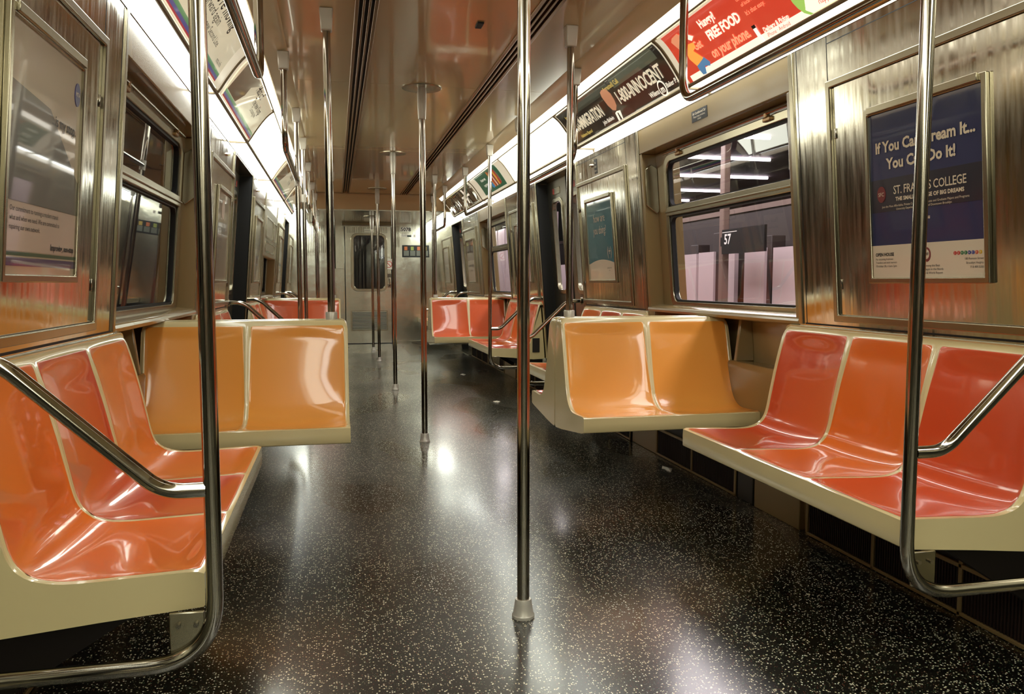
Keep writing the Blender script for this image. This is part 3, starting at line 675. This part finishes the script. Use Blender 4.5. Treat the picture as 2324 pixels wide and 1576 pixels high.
# ================================================================ WALL PANELS, POSTERS
def hatch(s, ya, yb, label):
    t = thing('access_hatch', label, 'panel', tuple(wp(s, (ya+yb)/2, .86)), 'framed access panels between doors and windows')
    fn = lambda y, z, o: wp(s, y, z, -o)
    bm = bmesh.new(); ring_frame(bm, fn, [(ya, .865), (yb, .865), (yb, 1.715), (ya, 1.715)], [(ya+.024, .890), (yb-.024, .890), (yb-.024, 1.69), (ya+.024, 1.69)], 0, .014); obj('frame', bm, TRIM, t, bevel=.003)
    bm = bmesh.new(); wbox(bm, s, ya+.026, yb-.026, .892, 1.688, -.003, -.0005); obj('door', bm, STEEL, t)
    for z in (1.0, 1.53):
        bm = bmesh.new(); wbox(bm, s, yb-.045, yb-.034, z-.018, z+.018, -.007, -.003); obj('lock', bm, CHROME, t, bevel=.003)
HN = {0: 'nearest framed steel access panel on the %s wall', 1: 'framed steel panel between the near %s window and middle door', 2: 'framed steel panel just past the %s middle door', 3: 'framed steel panel past the far %s window', 4: 'framed steel panel beside the end wall on the %s'}
HY = [(1.60, 2.60), (4.63, 5.62), (6.96, 7.94), (9.93, 10.93), (12.14, 13.2)]
for s in (-1, 1):
    for i, (a, b) in enumerate(HY): hatch(s, a, b, HN[i] % ('right' if s > 0 else 'left'))
def poster(s, ya, yb, za, zb, base, label, cat='poster'):
    t = thing('framed_poster', label, cat, tuple(wp(s, (ya+yb)/2, za)), 'framed posters on the wall panels')
    fn = lambda y, z, o: wp(s, y, z, -o)
    bm = bmesh.new(); ring_frame(bm, fn, [(ya-.014, za-.014), (yb+.014, za-.014), (yb+.014, zb+.022), (ya-.014, zb+.022)], [(ya+.004, za+.004), (yb-.004, za+.004), (yb-.004, zb-.002), (ya+.004, zb-.002)], .003, .017); obj('frame', bm, TRIM, t, bevel=.003)
    bm = bmesh.new(); wbox(bm, s, ya, yb, za, zb, -.008, -.005); sh = obj('sheet', bm, base, t)
    bm = bmesh.new(); wbox(bm, s, ya+.01, yb-.01, zb+.002, zb+.024, -.024, -.016); obj('clip_bar', bm, TRIM, t, bevel=.002)
    return t, sh
def patch(s, sh, name, ya, yb, za, zb, m, off=-.0092):
    bm = bmesh.new(); wbox(bm, s, ya, yb, za, zb, off, -.008); return obj(name, bm, m, sh)
def wtext(s, sh, name, items, m, off=-.0098):
    bm = text_on([(i[0], i[1], 0, 0)+tuple(i[4:]) for i in []], None) if False else bmesh.new()
    for it in items:
        body, size, yc, z = it[:4]
        tb = text_on([(body, size, 0, 0)+tuple(it[4:])], lambda x, y, yc=yc, z=z: wp(s, yc-s*x, z+y, off)); join_bm(bm, tb)
    return obj(name, bm, m, sh, recalc=False)
def disc(s, sh, name, yc, zc, r, m, off=-.0098, r2=None):
    bm = bmesh.new(); n = 32
    L = [(yc+r*math.cos(2*PI*i/n), zc+(r2 or r)*math.sin(2*PI*i/n)) for i in range(n)]
    slab(bm, lambda y, z, o: wp(s, y, z, o), L, off, -.008); return obj(name, bm, m, sh)
PW = paper('white', (222, 208, 186)); LT = mat('lettering_cream', (228, 214, 190), .5)
# dark blue college poster, right
t, sh = poster(1, 1.893, 2.378, 1.018, 1.552, paper('navy', (18, 32, 84)), 'dark blue college poster with white lettering on the nearest right panel')
patch(1, sh, 'white_band', 1.895, 2.376, 1.02, 1.128, PW)
patch(1, sh, 'dark_band', 1.895, 2.376, 1.235, 1.34, paper('navy_dark', (10, 14, 40)))
wtext(1, sh, 'lettering', [('If You Can Dream It...', .047, 2.135, 1.425, .0016), ('You Can Do It!', .047, 2.145, 1.370, .0016)], LT)
wtext(1, sh, 'lettering', [('ST. FRANCIS COLLEGE', .037, 2.112, 1.288, .0003, .95, 'CENTER', .86), ('THE SMALL COLLEGE OF BIG DREAMS', .0165, 2.112, 1.266, .0006, 1.0, 'CENTER', 1.02)], LT, -.0104)
wtext(1, sh, 'lettering', [('Join the Most Affordable, Private College Undergraduate and Graduate Majors and Programs', .0098, 2.135, 1.248, .0, 1., 'CENTER', 1.), ('University Experience in the Heart of Downtown Brooklyn', .0098, 2.135, 1.237)], LT, -.0104)
wtext(1, sh, 'lettering', [('SFC.edu', .017, 2.135, 1.200, .0005)], LT)
disc(1, sh, 'crest', 2.322, 1.292, .020, mat('crest_red', (120, 44, 44), .5), -.0106, .026); wtext(1, sh, 'lettering', [('SFC', .017, 2.322, 1.286)], LT, -.0112)
wtext(1, sh, 'lettering', [('OPEN HOUSE', .0145, 2.360, 1.093, .0006, 1., 'LEFT'), ('October 30, 11am-1pm', .0105, 2.360, 1.057, 0, 1., 'LEFT'), ('For incoming freshmen', .009, 2.360, 1.080, 0, 1., 'LEFT'), ('Transfers and adult learners', .009, 2.360, 1.069, 0, 1., 'LEFT'), ('Ranked Among the Best', .010, 2.12, 1.055), ('Regional Colleges in the North', .010, 2.12, 1.044), ('by US News & World Report', .010, 2.12, 1.033), ('180 Remsen Street', .009, 1.905, 1.072, 0, 1., 'RIGHT'), ('Brooklyn Heights', .009, 1.905, 1.060, 0, 1., 'RIGHT'), ('718.489.5200', .009, 1.905, 1.048, 0, 1., 'RIGHT')], INK)
disc(1, sh, 'badge', 2.125, 1.092, .017, mat('crest_red', (120, 44, 44), .5), -.0105, .022); disc(1, sh, 'badge_centre', 2.125, 1.093, .012, PW, -.011, .015); wtext(1, sh, 'lettering', [('BEST', .010, 2.125, 1.090, .0004)], INK, -.0116)
for i, (c, ch) in enumerate((((190, 50, 40), '2'), ((190, 50, 40), '3'), ((40, 110, 70), '4'), ((40, 110, 70), '5'), ((40, 60, 140), 'A'), ((40, 60, 140), 'C'), ((200, 90, 60), 'F'), ((210, 170, 40), 'R'))):
    disc(1, sh, 'route_dot', 2.010-i*.0135, 1.092, .0055, mat('dot%d' % i, c, .5), -.0104); 
wtext(1, sh, 'lettering', [(ch, .009, 2.010-i*.0135, 1.089) for i, ch in enumerate('2345ACFR')], LT, -.0109)
# near left poster
t, sh = poster(-1, 1.893, 2.378, 1.02, 1.57, paper('taupe', (184, 168, 144)), 'pale transit poster with a round blue logo on the nearest left panel')
bm = bmesh.new(); slab(bm, lambda y, z, o: wp(-1, y, z, o), [(1.90, 1.185), (2.372, 1.185), (2.372, 1.27), (2.15, 1.42), (1.90, 1.44)], -.0095, -.008); obj('picture', bm, paper('grey_photo', (92, 84, 72)), sh)
patch(-1, sh, 'violet_stripe', 1.90, 2.372, 1.043, 1.062, paper('violet', (70, 44, 96)))
patch(-1, sh, 'green_stripe', 1.90, 2.372, 1.066, 1.074, paper('green', (40, 80, 50)))
patch(-1, sh, 'text_panel', 1.90, 2.372, 1.076, 1.184, paper('rose', (200, 178, 160)))
disc(-1, sh, 'round_logo', 2.345, 1.497, .021, mat('logo_blue', (52, 46, 110), .4), -.0098, .03); wtext(-1, sh, 'lettering', [('MTA', .016, 2.345, 1.492)], LT, -.0104)
wtext(-1, sh, 'lettering', [('...is my stop.', .036, 2.342, 1.388, .0006, 1., 'RIGHT')], INK)
wtext(-1, sh, 'lettering', [('Our commitment to running a modern transit', .0165, 1.925, 1.163, 0, 1., 'LEFT'), ('what and when we need. We are committed to', .0165, 1.925, 1.143, 0, 1., 'LEFT'), ('repairing our own network.', .0165, 1.925, 1.123, 0, 1., 'LEFT'), ('Improving, non-stop', .0215, 2.362, 1.085, .0007, 1., 'RIGHT')], INK)
# far left poster (section one)
t, sh = poster(-1, 4.93, 5.46, 1.02, 1.55, paper('pale', (188, 172, 150)), 'pale text poster on the left panel before the middle door')
wtext(-1, sh, 'lettering', [('We are working', .05, 4.96, 1.32, 0, 1., 'LEFT'), ('to make this', .04, 4.96, 1.26, 0, 1., 'LEFT'), ('journey better', .04, 4.96, 1.21, 0, 1., 'LEFT'), ('for you.', .04, 4.96, 1.16, 0, 1., 'LEFT')], mat('soft_ink', (90, 80, 74), .5))
disc(-1, sh, 'round_logo', 5.18, 1.45, .06, mat('pale_rose', (204, 180, 160), .4), -.0095)
# teal poster, right
t, sh = poster(1, 4.90, 5.44, 1.022, 1.56, paper('teal', (40, 108, 122)), 'teal poster with handwritten question on the right panel before the middle door')
bm = bmesh.new(); L = [(4.902, 1.024), (5.438, 1.024), (5.438, 1.135)]+[(5.438-.536*k/12, 1.135+.028*math.sin(PI*k/12)) for k in range(1, 12)]+[(4.902, 1.135)]
slab(bm, lambda y, z, o: wp(1, y, z, o), L, -.0095, -.008); obj('cream_curve', bm, PW, sh)
wtext(1, sh, 'lettering', [('how are', .078, 5.17, 1.415, -.0005, .95, 'CENTER', .95), ('you doing?', .078, 5.17, 1.335, -.0005, .95, 'CENTER', .82), ('(+)', .085, 5.0, 1.185, 0, 1., 'CENTER', .8)], mat('lettering_pink', (214, 196, 176), .5))
wtext(1, sh, 'lettering', [('LABORATORY', .014, 5.02, 1.10), ('call us', .011, 5.02, 1.085)], INK)
# smaller far posters
POST2 = [(1, 7.17, 7.73, (196, 176, 160), 'pale poster with yellow ring on the right panel just past the middle door', 'Mind the gap'), (-1, 7.17, 7.73, (176, 164, 144), 'greyish poster on the left panel just past the middle door', 'Thank you'),
         (1, 10.15, 10.72, (206, 190, 172), 'pink white notice on the right panel past the far window', 'Service notice'), (-1, 10.15, 10.72, (180, 166, 148), 'pale poster on the left panel past the far window', 'Subway news'),
         (1, 12.5, 13.05, (150, 140, 124), 'dim poster beside the end wall on the right', 'Ride safe'), (-1, 12.5, 13.05, (150, 140, 124), 'dim poster beside the end wall on the left', 'Be alert')]
for s, a, b, c, lab, tx in POST2:
    t, sh = poster(s, a, b, 1.02, 1.555, paper('p%d' % (int(a*10)*s), c), lab)
    patch(s, sh, 'picture', a+.04, b-.04, 1.30, 1.50, paper('pic%d' % (int(a*10)*s), (120+10*s, 104, 92)))
    wtext(s, sh, 'lettering', [(tx, .06, (a+b)/2, 1.22), ('for all riders', .035, (a+b)/2, 1.16)], INK)
# door pocket labels and switches
def wall_label(s, y0, y1, z0, z1, off, m, label, items=None, cat='sticker', mi=LT):
    t = thing('wall_label', label, cat, tuple(wp(s, (y0+y1)/2, z0)))
    bm = bmesh.new(); wbox(bm, s, y0, y1, z0, z1, off-.002, off); pl_ = obj('plate', bm, m, t)
    if items: wtext(s, t, 'lettering', items, mi, off-.003)
    return t
wall_label(1, 3.535, 3.70, 1.783, 1.835, 0, INK, 'black air conditioned car label above the near right window', [('Air Conditioned Car', .0165, 3.6175, 1.815, .0003), ('Please keep windows', .0145, 3.6175, 1.800), ('closed', .0145, 3.6175, 1.787)])
wall_label(1, 5.16, 5.215, 1.735, 1.83, 0, INK, 'small dark upright label above the teal poster on the right', [('No', .02, 5.188, 1.80), ('Hold', .02, 5.188, 1.775), ('Doors', .016, 5.188, 1.75)])
wall_label(1, 5.52, 5.55, 1.745, 1.785, 0, WHITE, 'tiny white label beside the right middle door frame', None)
for s, y in ((1, 5.28), (-1, 5.30), (-1, 7.3), (1, 10.4)):
    bm = bmesh.new(); p0 = wp(s, y, 1.80, 0); p1 = wp(s, y, 1.80, -.012); tube(bm, [p0, p1], .011, 16); tube(bm, [wp(s, y, 1.80, -.012), wp(s, y, 1.80, -.016)], .006, 12)
    tag(obj('key_switch', bm, CHROME), 'small round key switch on the %s wall above the %s poster' % ('right' if s > 0 else 'left', {5.28: 'teal', 5.30: 'pale text', 7.3: 'greyish', 10.4: 'pink white'}[y]), 'switch')
# sign box in the far left window
t = thing('sign_box', 'cream destination sign box filling the top of the far left window', 'sign box', tuple(wp(-1, 8.9, 1.27)))
bm = bmesh.new(); wbox(bm, -1, 8.0, 9.62, 1.27, 1.74, -.012, .06); obj('case', bm, mat('sign_case', (190, 184, 160), .35, .5), t, bevel=.01)
for ya, yb, za, zb in ((8.15, 9.0, 1.45, 1.66), (9.06, 9.5, 1.45, 1.66), (8.15, 9.3, 1.31, 1.42)):
    bm = bmesh.new(); ring_frame(bm, lambda y, z, o: wp(-1, y, z, -o), rrect(ya, yb, za, zb, .02), rrect(ya+.015, yb-.015, za+.015, zb-.015, .012), .012, .018); obj('cover_frame', bm, TRIM, t)

# ================================================================ CARDS IN THE COVE
def card(s, ya, yb, base, label, q0=.05, q1=.90, e=AD_E):
    t = thing('advertising_card', label, 'advert', tuple(arch(s, (ya+yb)/2, .5)), 'advertising cards in the light coves')
    bm = bmesh.new(); arch_patch(bm, s, ya, yb, q0, q1, .0035, .002); o = obj('sheet', bm, base, t, angle=60)
    return t, o
def apatch(s, sh, name, ya, yb, q0, q1, m, off=.0046):
    bm = bmesh.new(); arch_patch(bm, s, ya, yb, q0, q1, off, .001); return obj(name, bm, m, sh, angle=60)
def atext(s, sh, name, items, m, off=.0052, shear=0.):
    """items: body,size,y(centre),q(baseline)"""
    bm = bmesh.new()
    for it in items:
        body, size, yc, q = it[:4]
        join_bm(bm, text_on([(body, size, 0, 0)+tuple(it[4:])], lambda x, y, yc=yc, q=q: arch(s, yc-s*(x+shear*y), q-y/ARC, off)))
    return obj(name, bm, m, sh, recalc=False)
def apoly(s, sh, name, pts, m, off=.0052):
    bm = bmesh.new(); v = [bm.verts.new(arch(s, y, q, off)) for y, q in pts]; bm.faces.new(v); return obj(name, bm, m, sh)
# red food card
RED = ad('red', (206, 66, 44), .5); AW = ad('white', (226, 216, 196), .8); AP = ad('pink', (240, 160, 120), .6)
t, sh = card(1, 1.80, 3.505, RED, 'red food advert card with white capitals FREE FOOD', .06, .97)
apatch(1, sh, 'white_foot', 1.805, 3.47, .865, .97, AW)
atext(1, sh, 'lettering', [('Hungry?', .050, 3.12, .31, .0018, .95, 'CENTER', .85), ('FREE FOOD', .058, 3.045, .545, .0022, .95, 'CENTER', .92)], AW)
atext(1, sh, 'lettering', [('Get', .056, 3.28, .56, .0015, .95, 'CENTER', .85), ('on your phone.', .062, 3.06, .81, .0018, .95, 'CENTER', .86)], AP)
atext(1, sh, 'lettering', [('Tons of favorites', .034, 2.80, .16, .0006), ('Use our app to order', .022, 2.78, .29), ('of local restaurants', .022, 2.78, .39), ("It's that easy.", .026, 2.80, .53)], AP)
atext(1, sh, 'lettering', [('Delivery & Pickup', .026, 2.735, .86, .0008, 1., 'CENTER', .9)], AW)
atext(1, sh, 'lettering', [('iPhone · Android', .022, 2.735, .945)], ad('red', (206, 66, 44), .5), .0056)
n = 40
apoly(1, sh, 'green_ring', [(2.29+.31*math.cos(2*PI*i/n), min(.965, max(.065, .62+.62*math.sin(2*PI*i/n)))) for i in range(n)], ad('leaf_green', (150, 190, 90), .6), .0054)
apoly(1, sh, 'white_disc', [(2.29+.29*math.cos(2*PI*i/n), min(.96, max(.07, .62+.60*math.sin(2*PI*i/n)))) for i in range(n)], AW, .0060)
atext(1, sh, 'lettering', [('grubhub', .085, 2.38, .70, .002, .95), ('happy eating', .030, 2.40, .90)], RED, .0066)
FL = ad('skin', (232, 150, 110), .5)
apoly(1, sh, 'figure_head', [(3.455, .22), (3.43, .17), (3.37, .15), (3.35, .24), (3.345, .37), (3.385, .47), (3.43, .40)], FL)
apoly(1, sh, 'figure_shirt', [(3.39, .44), (3.345, .40), (3.30, .42), (3.30, .50), (3.335, .54), (3.29, .72), (3.37, .78), (3.40, .62)], ad('amber', (236, 160, 70), .6))
apoly(1, sh, 'figure_trousers', [(3.37, .74), (3.29, .70), (3.26, .82), (3.27, .88), (3.31, .84), (3.33, .96), (3.36, .95), (3.37, .84)], ad('blue', (60, 120, 160), .6))
apoly(1, sh, 'phone_picture', [(3.335, .30), (3.30, .27), (3.27, .34), (3.30, .39)], AW, .0058)
apoly(1, sh, 'phone_picture', [(2.875, .70), (2.852, .70), (2.842, .96), (2.866, .97)], ad('phone', (220, 215, 205), .8), .006); apoly(1, sh, 'phone_edge', [(2.876, .69), (2.851, .69), (2.849, .74), (2.873, .74)], INK, .0066)
# black lawyer card
BK = ad('black', (34, 32, 26), .25); t, sh = card(1, 3.60, 5.27, BK, 'black lawyer advert card with large pale telephone words and a portrait', .04, .92)
apatch(1, sh, 'backdrop_green', 3.65, 4.25, .05, .30, ad('olive', (86, 92, 74), .35)); apatch(1, sh, 'backdrop_green', 4.3, 5.0, .05, .28, ad('olive2', (70, 74, 60), .3))
atext(1, sh, 'lettering', [('1-800-INNOCENT', .105, 3.99, .64, .0022, .93, 'CENTER', .80), ('1-800-IMMIGRATION', .105, 4.87, .66, .0022, .93, 'CENTER', .68)], ad('bone', (214, 204, 176), .6))
atext(1, sh, 'lettering', [('Arrested? Call', .040, 4.27, .25, .0008), ('Immigration? Call', .036, 5.03, .27, .0006), ('Hablamos Espanol', .030, 4.98, .84, .0006)], ad('straw', (200, 176, 90), .5))
atext(1, sh, 'lettering', [('Wilens', .040, 3.87, .86, .0004), ('& Baker P.C.', .036, 3.655, .84, .0003), ('John Baldwin', .034, 4.56, .84, .0003)], AW)
n = 24
apoly(1, sh, 'round_logo', [(3.765+.042*math.cos(2*PI*i/n), .80+.16*math.sin(2*PI*i/n)) for i in range(n)], AW); apoly(1, sh, 'logo_centre', [(3.765+.033*math.cos(2*PI*i/n), .80+.125*math.sin(2*PI*i/n)) for i in range(n)], BK, .0058); atext(1, sh, 'lettering', [('m', .055, 3.765, .88, .001)], AW, .0064)
apoly(1, sh, 'portrait_suit', [(4.50, .92), (4.46, .80), (4.40, .74), (4.30, .72), (4.20, .80), (4.17, .92)], ad('suit', (52, 40, 34), .3), .0048)
apoly(1, sh, 'portrait_face', [(4.46, .30), (4.44, .20), (4.40, .17), (4.35, .20), (4.33, .34), (4.335, .50), (4.35, .62), (4.39, .70), (4.43, .66), (4.455, .52)], ad('face', (190, 130, 96), .5), .0054)
apoly(1, sh, 'portrait_shirt', [(4.43, .92), (4.42, .74), (4.39, .72), (4.34, .74), (4.36, .92)], AW, .0058); apoly(1, sh, 'portrait_tie', [(4.40, .92), (4.392, .76), (4.378, .76), (4.374, .92)], BK, .0062)
# green card
t, sh = card(1, 7.48, 8.55, ad('green', (44, 92, 66), .5), 'green advert card with a red and yellow picture on the right', .05, .88)
for i, c in enumerate(((190, 120, 60), (150, 50, 44), (220, 190, 150), (120, 50, 60), (210, 160, 60), (170, 60, 50))):
    apoly(1, sh, 'picture_strip', [(7.95-i*.055, .10+.04*(i % 3)), (7.90-i*.055, .12+.05*(i % 2)), (7.86-i*.05, .72), (7.93-i*.05, .78)], ad('strip%d' % i, c, .5))
apoly(1, sh, 'blue_spot', [(7.99+.06*math.cos(2*PI*i/n), .66+.12*math.sin(2*PI*i/n)) for i in range(n)], ad('blue', (60, 120, 160), .6), .006)
atext(1, sh, 'lettering', [('A better way', .045, 8.25, .35), ('to get there', .045, 8.25, .58), ('start today', .03, 8.25, .78)], AW)
# crumpled clear cover card
t, sh = card(1, 8.95, 11.0, mat('crumpled_cover', (150, 130, 96), .12, .75, 1., .03), 'crumpled shiny brown card farthest down the right cove', .04, .94)
add_bump(MATS['crumpled_cover'], (4, 4, 4), .05, .9, 2.)
apatch(1, sh, 'white_cross', 9.5, 9.58, .1, .8, AW); apatch(1, sh, 'white_cross', 9.3, 9.8, .40, .50, AW)
# left cards
PALE = ad('pale', (206, 196, 166), .55)
def mta(s, ya, yb, label, pic, lines, stripe_q=.80):
    t, sh = card(s, ya, yb, PALE, label, .05, .93)
    apatch(s, sh, 'red_stripe', ya+.005, yb-.005, .895, .925, ad('crimson', (170, 50, 60), .5)); apatch(s, sh, 'blue_stripe', ya+.005, yb-.005, .84, .895, ad('indigo', (70, 66, 130), .5)); apatch(s, sh, 'green_stripe', ya+.005, yb-.005, .775, .84, ad('grass', (70, 130, 80), .5))
    if pic: apoly(s, sh, 'picture', pic, ad('sepia', (110, 84, 60), .3))
    atext(s, sh, 'lettering', lines, mat('soft_ink', (90, 80, 74), .5))
    return t, sh
mta(-1, 1.96, 3.98, 'nearest pale striped transit card on the left above the near bench', None, [("We're moving", .085, 3.45, .24, .001), ('you forward again', .060, 3.30, .42, 0), ('For the new Second Line', .045, 3.45, .60), ('mta.info', .035, 3.85, .72)])
t, sh = mta(-1, 4.24, 5.50, 'pale striped card with a brown photograph on the left', [(4.25, .06), (4.80, .06), (4.66, .3), (4.66, .5), (4.55, .77), (4.25, .77)], [('Hats off.', .075, 4.92, .22, .0008), ('The new Kings', .06, 5.10, .42, .0006), ('Crossing line', .045, 5.1, .56)])
apoly(-1, sh, 'orange_spot', [(4.36+.05*math.cos(2*PI*i/n), .30+.14*math.sin(2*PI*i/n)) for i in range(n)], ad('amber2', (190, 110, 50), .4), .006)
mta(-1, 7.60, 9.28, 'far pale striped card on the left past the blank white panel', [(7.62, .06), (8.2, .06), (8.1, .4), (7.95, .77), (7.62, .77)], [('Thank you', .08, 8.6, .3, .001), ('for riding', .06, 8.7, .5)])
mta(-1, 9.45, 11.0, 'farthest pale striped card on the left', [(9.47, .06), (9.9, .06), (9.8, .5), (9.47, .77)], [('Stay informed', .08, 10.4, .4, .001)])

# ================================================================ HEATERS UNDER THE BENCHES
HB = mat('heater_frame', (150, 126, 84), .4, .3)
HS = [(1.05 if False else 1.60, 2.82, 3, 'grille'), (2.87, 3.23, 1, 'panel'), (3.25, 3.39, 1, 'dark'), (3.40, 4.36, 2, 'grille'), (4.37, 4.75, 1, 'panel'), (4.78, 5.6, 2, 'grille'), (6.9, 8.1, 3, 'grille'), (8.15, 8.7, 1, 'panel'), (8.72, 9.66, 2, 'grille'), (9.7, 10.9, 3, 'grille')]
HL = {1.60: 'under the nearest bench', 3.40: 'between the near bench and double seat', 4.78: 'under the bench before the middle door', 6.9: 'under the bench past the middle door', 8.72: 'under the far double seats', 9.7: 'under the bench before the end door', 2.87: 'beneath the near window', 4.37: 'behind the near double seats', 8.15: 'beneath the far window', 3.25: 'next to the near heater grille'}
for s in (-1, 1):
    side = 'right' if s > 0 else 'left'
    for a, b, n, k in HS:
        x0, x1 = 1.300, 1.313
        X = lambda u: sorted((s*u, s*1.36))
        if k == 'grille':
            t = thing('heater_grille', 'dark heater grille on the %s %s' % (side, HL[a]), 'heater', (s*1.31, (a+b)/2, 0), 'heater units along the floor')
            bm = bmesh.new(); q0, q1 = X(1.296); box(bm, q0, q1, a, b, 0, .25)
            obj('case', bm, DARKM, t)
            bm = bmesh.new()
            q0, q1 = sorted((s*1.286, s*1.296))
            box(bm, q0, q1, a, b, .002, .014); box(bm, q0, q1, a, b, .148, .162)
            for i in range(n+1): yy = a+(b-a-.014)*i/n; box(bm, q0, q1, yy, yy+.014, .0, .20)
            obj('frame', bm, HB, t, bevel=.002)
            bm = bmesh.new(); q0, q1 = sorted((s*1.292, s*1.296)); m_ = int((b-a)/.012)
            for i in range(m_): yy = a+(b-a)*i/m_; box(bm, q0, q1, yy, yy+.005, .014, .148)
            obj('fins', bm, mat('fin_brown', (40, 22, 14), .6), t)
        else:
            bm = bmesh.new(); q0, q1 = X(1.290 if k == 'panel' else 1.293); box(bm, q0, q1, a, b, 0, .25)
            tag(obj('heater_cover', bm, HB if k == 'panel' else mat('dark_cover', (52, 44, 34), .4, .3), bevel=.003), '%s plain heater cover on the %s %s' % ('tan' if k == 'panel' else 'dark', side, HL[a]), 'heater cover', 'heater units along the floor')

# paper scraps on the floor
for (x, y, lab) in ((.818, 8.675, 'white paper scrap on the floor by the far right bench'), (1.2, 3.99, 'paper scrap on the floor beside the right heater grille'), (.78, 6.6, 'tiny pale scrap on the floor near the right middle door')):
    bm = bmesh.new(); pts = [(x+math.cos(a)*.022*(1+.5*math.sin(a*3+x)), y+math.sin(a)*.05*(1+.4*math.cos(a*2+y))) for a in [i*PI/5 for i in range(10)]]
    c = bm.verts.new((x, y, .012)); V = [bm.verts.new((px, py, .001+.006*random.random())) for px, py in pts]
    for i in range(10): bm.faces.new((c, V[i], V[(i+1) % 10]))
    B = [bm.verts.new((px, py, .0002)) for px, py in pts]
    for i in range(10): bm.faces.new((V[i], B[i], B[(i+1) % 10], V[(i+1) % 10]))
    bm.faces.new(B)
    tag(obj('paper_scrap', bm, mat('scrap', (220, 214, 200), .7)), lab, 'litter', 'scraps of litter')
# small dark sensor on the ceiling
bm = bmesh.new(); box(bm, .12, .15, 3.72, 3.80, 2.192, 2.2); tag(obj('ceiling_catch', bm, BLACK, bevel=.002), 'tiny dark catch in the centre ceiling panel', 'catch')

# ================================================================ STATION OUTSIDE (right)
MAUVE = mat('platform_tile', (206, 186, 188), .35, 0, .4, .1)
PD = mat('platform_dark', (52, 42, 40), .6); PC = mat('platform_column', (126, 104, 94), .4)
bm = bmesh.new(); box(bm, 9.5, 9.6, -4, 40, -1, 3.1); obj('wall_station', bm, mat('station_far', (96, 80, 78), .7), kind='structure')
bm = bmesh.new(); box(bm, 4.3, 4.36, -4, 40, -.02, 1.86); obj('wall_partition', bm, PD, kind='structure')
bm = bmesh.new(); box(bm, 4.28, 4.4, -4, 40, 1.86, 1.92); obj('trim_30', bm, PC, kind='structure')
bm = bmesh.new(); box(bm, 1.65, 9.6, -4, 40, 3.02, 3.1); obj('ceiling_station', bm, mat('station_ceiling', (112, 94, 92), .7), kind='structure')
bm = bmesh.new(); box(bm, 1.62, 9.6, -4, 40, -.12, -.02); obj('floor_station', bm, mat('station_floor', (90, 80, 78), .5), kind='structure')
PAN = [(7.0, 7.75, 1.38), (7.92, 8.36, 1.39), (8.59, 8.87, 1.35), (9.12, 9.54, 1.39), (9.61, 10.09, 1.38), (10.2, 10.9, 1.36), (4.2, 5.4, 1.4), (5.6, 6.8, 1.38)]
y = 11.1
while y < 34: PAN.append((y, y+.9, 1.38 if y < 16 else 2.5)); y += 1.05
for a, b, h_ in PAN:
    bm = bmesh.new(); box(bm, 4.0, 4.05, a, b, -.02, h_); obj('wall_platform', bm, MAUVE, kind='structure')
for y, h_ in ((9.63, 1.5), (8.98, 1.62), (7.84, 1.52)):
    bm = bmesh.new(); box(bm, 4.03, 4.2, y, y+.22, -.02, h_); obj('column', bm, PD, kind='structure', bevel=.01)
for y in (5.6, 8.42, 13.4, 18.4):
    bm = bmesh.new(); box(bm, 3.76, 3.84, y, y+.10, -.02, 3.02); obj('column', bm, PC, kind='structure', bevel=.01)
t = thing('platform_sign', 'black station sign reading 57 seen through the near right window', 'sign', (3.74, 8.2, 1.33))
SB_ = mat('sign_black', (14, 13, 13), .4)
bm = bmesh.new(); box(bm, 3.722, 3.75, 7.45, 8.37, 1.33, 1.60); obj('board', bm, SB_, t)
bm = bmesh.new(); box(bm, 3.72, 3.722, 8.03, 8.36, 1.566, 1.573); obj('white_line', bm, mat('sign_white', (220, 215, 210), .5, emit=.25), t)
bm = bmesh.new(); box(bm, 3.74, 3.78, 8.36, 8.44, 1.42, 1.52); obj('bracket', bm, SB_, t)
bm = text_on([('57', .155, 0, 0, .003)], lambda x, y: Vector((3.7195, 8.235-x, 1.44+y))); obj('lettering', bm, mat('sign_white', (220, 215, 210), .5, emit=.25), t, recalc=False)
TUBE = mat('tube_glow', (240, 236, 245), .4, emit=6, emit_rgb=(250, 240, 255))
for ty, x0, x1 in ((10.165, 3.9, 5.32), (11.95, 4.0, 6.36), (14.0, 4.6, 7.5), (16.2, 5.0, 7.8), (18.2, 6.0, 7.84)):
    bm = bmesh.new(); tube(bm, [(x0, ty, 2.995), (x1, ty, 2.995)], .026, 12); tag(obj('tube_lamp', bm, TUBE), 'white fluorescent tube over the platform outside the right windows', 'lamp', 'tube lamps over the platform')
# tunnel wall on the left
bm = bmesh.new(); box(bm, -3.3, -3.2, -4, 40, -1, 3.5); obj('wall_tunnel', bm, mat('tunnel_wall', (26, 24, 22), .8), kind='structure')
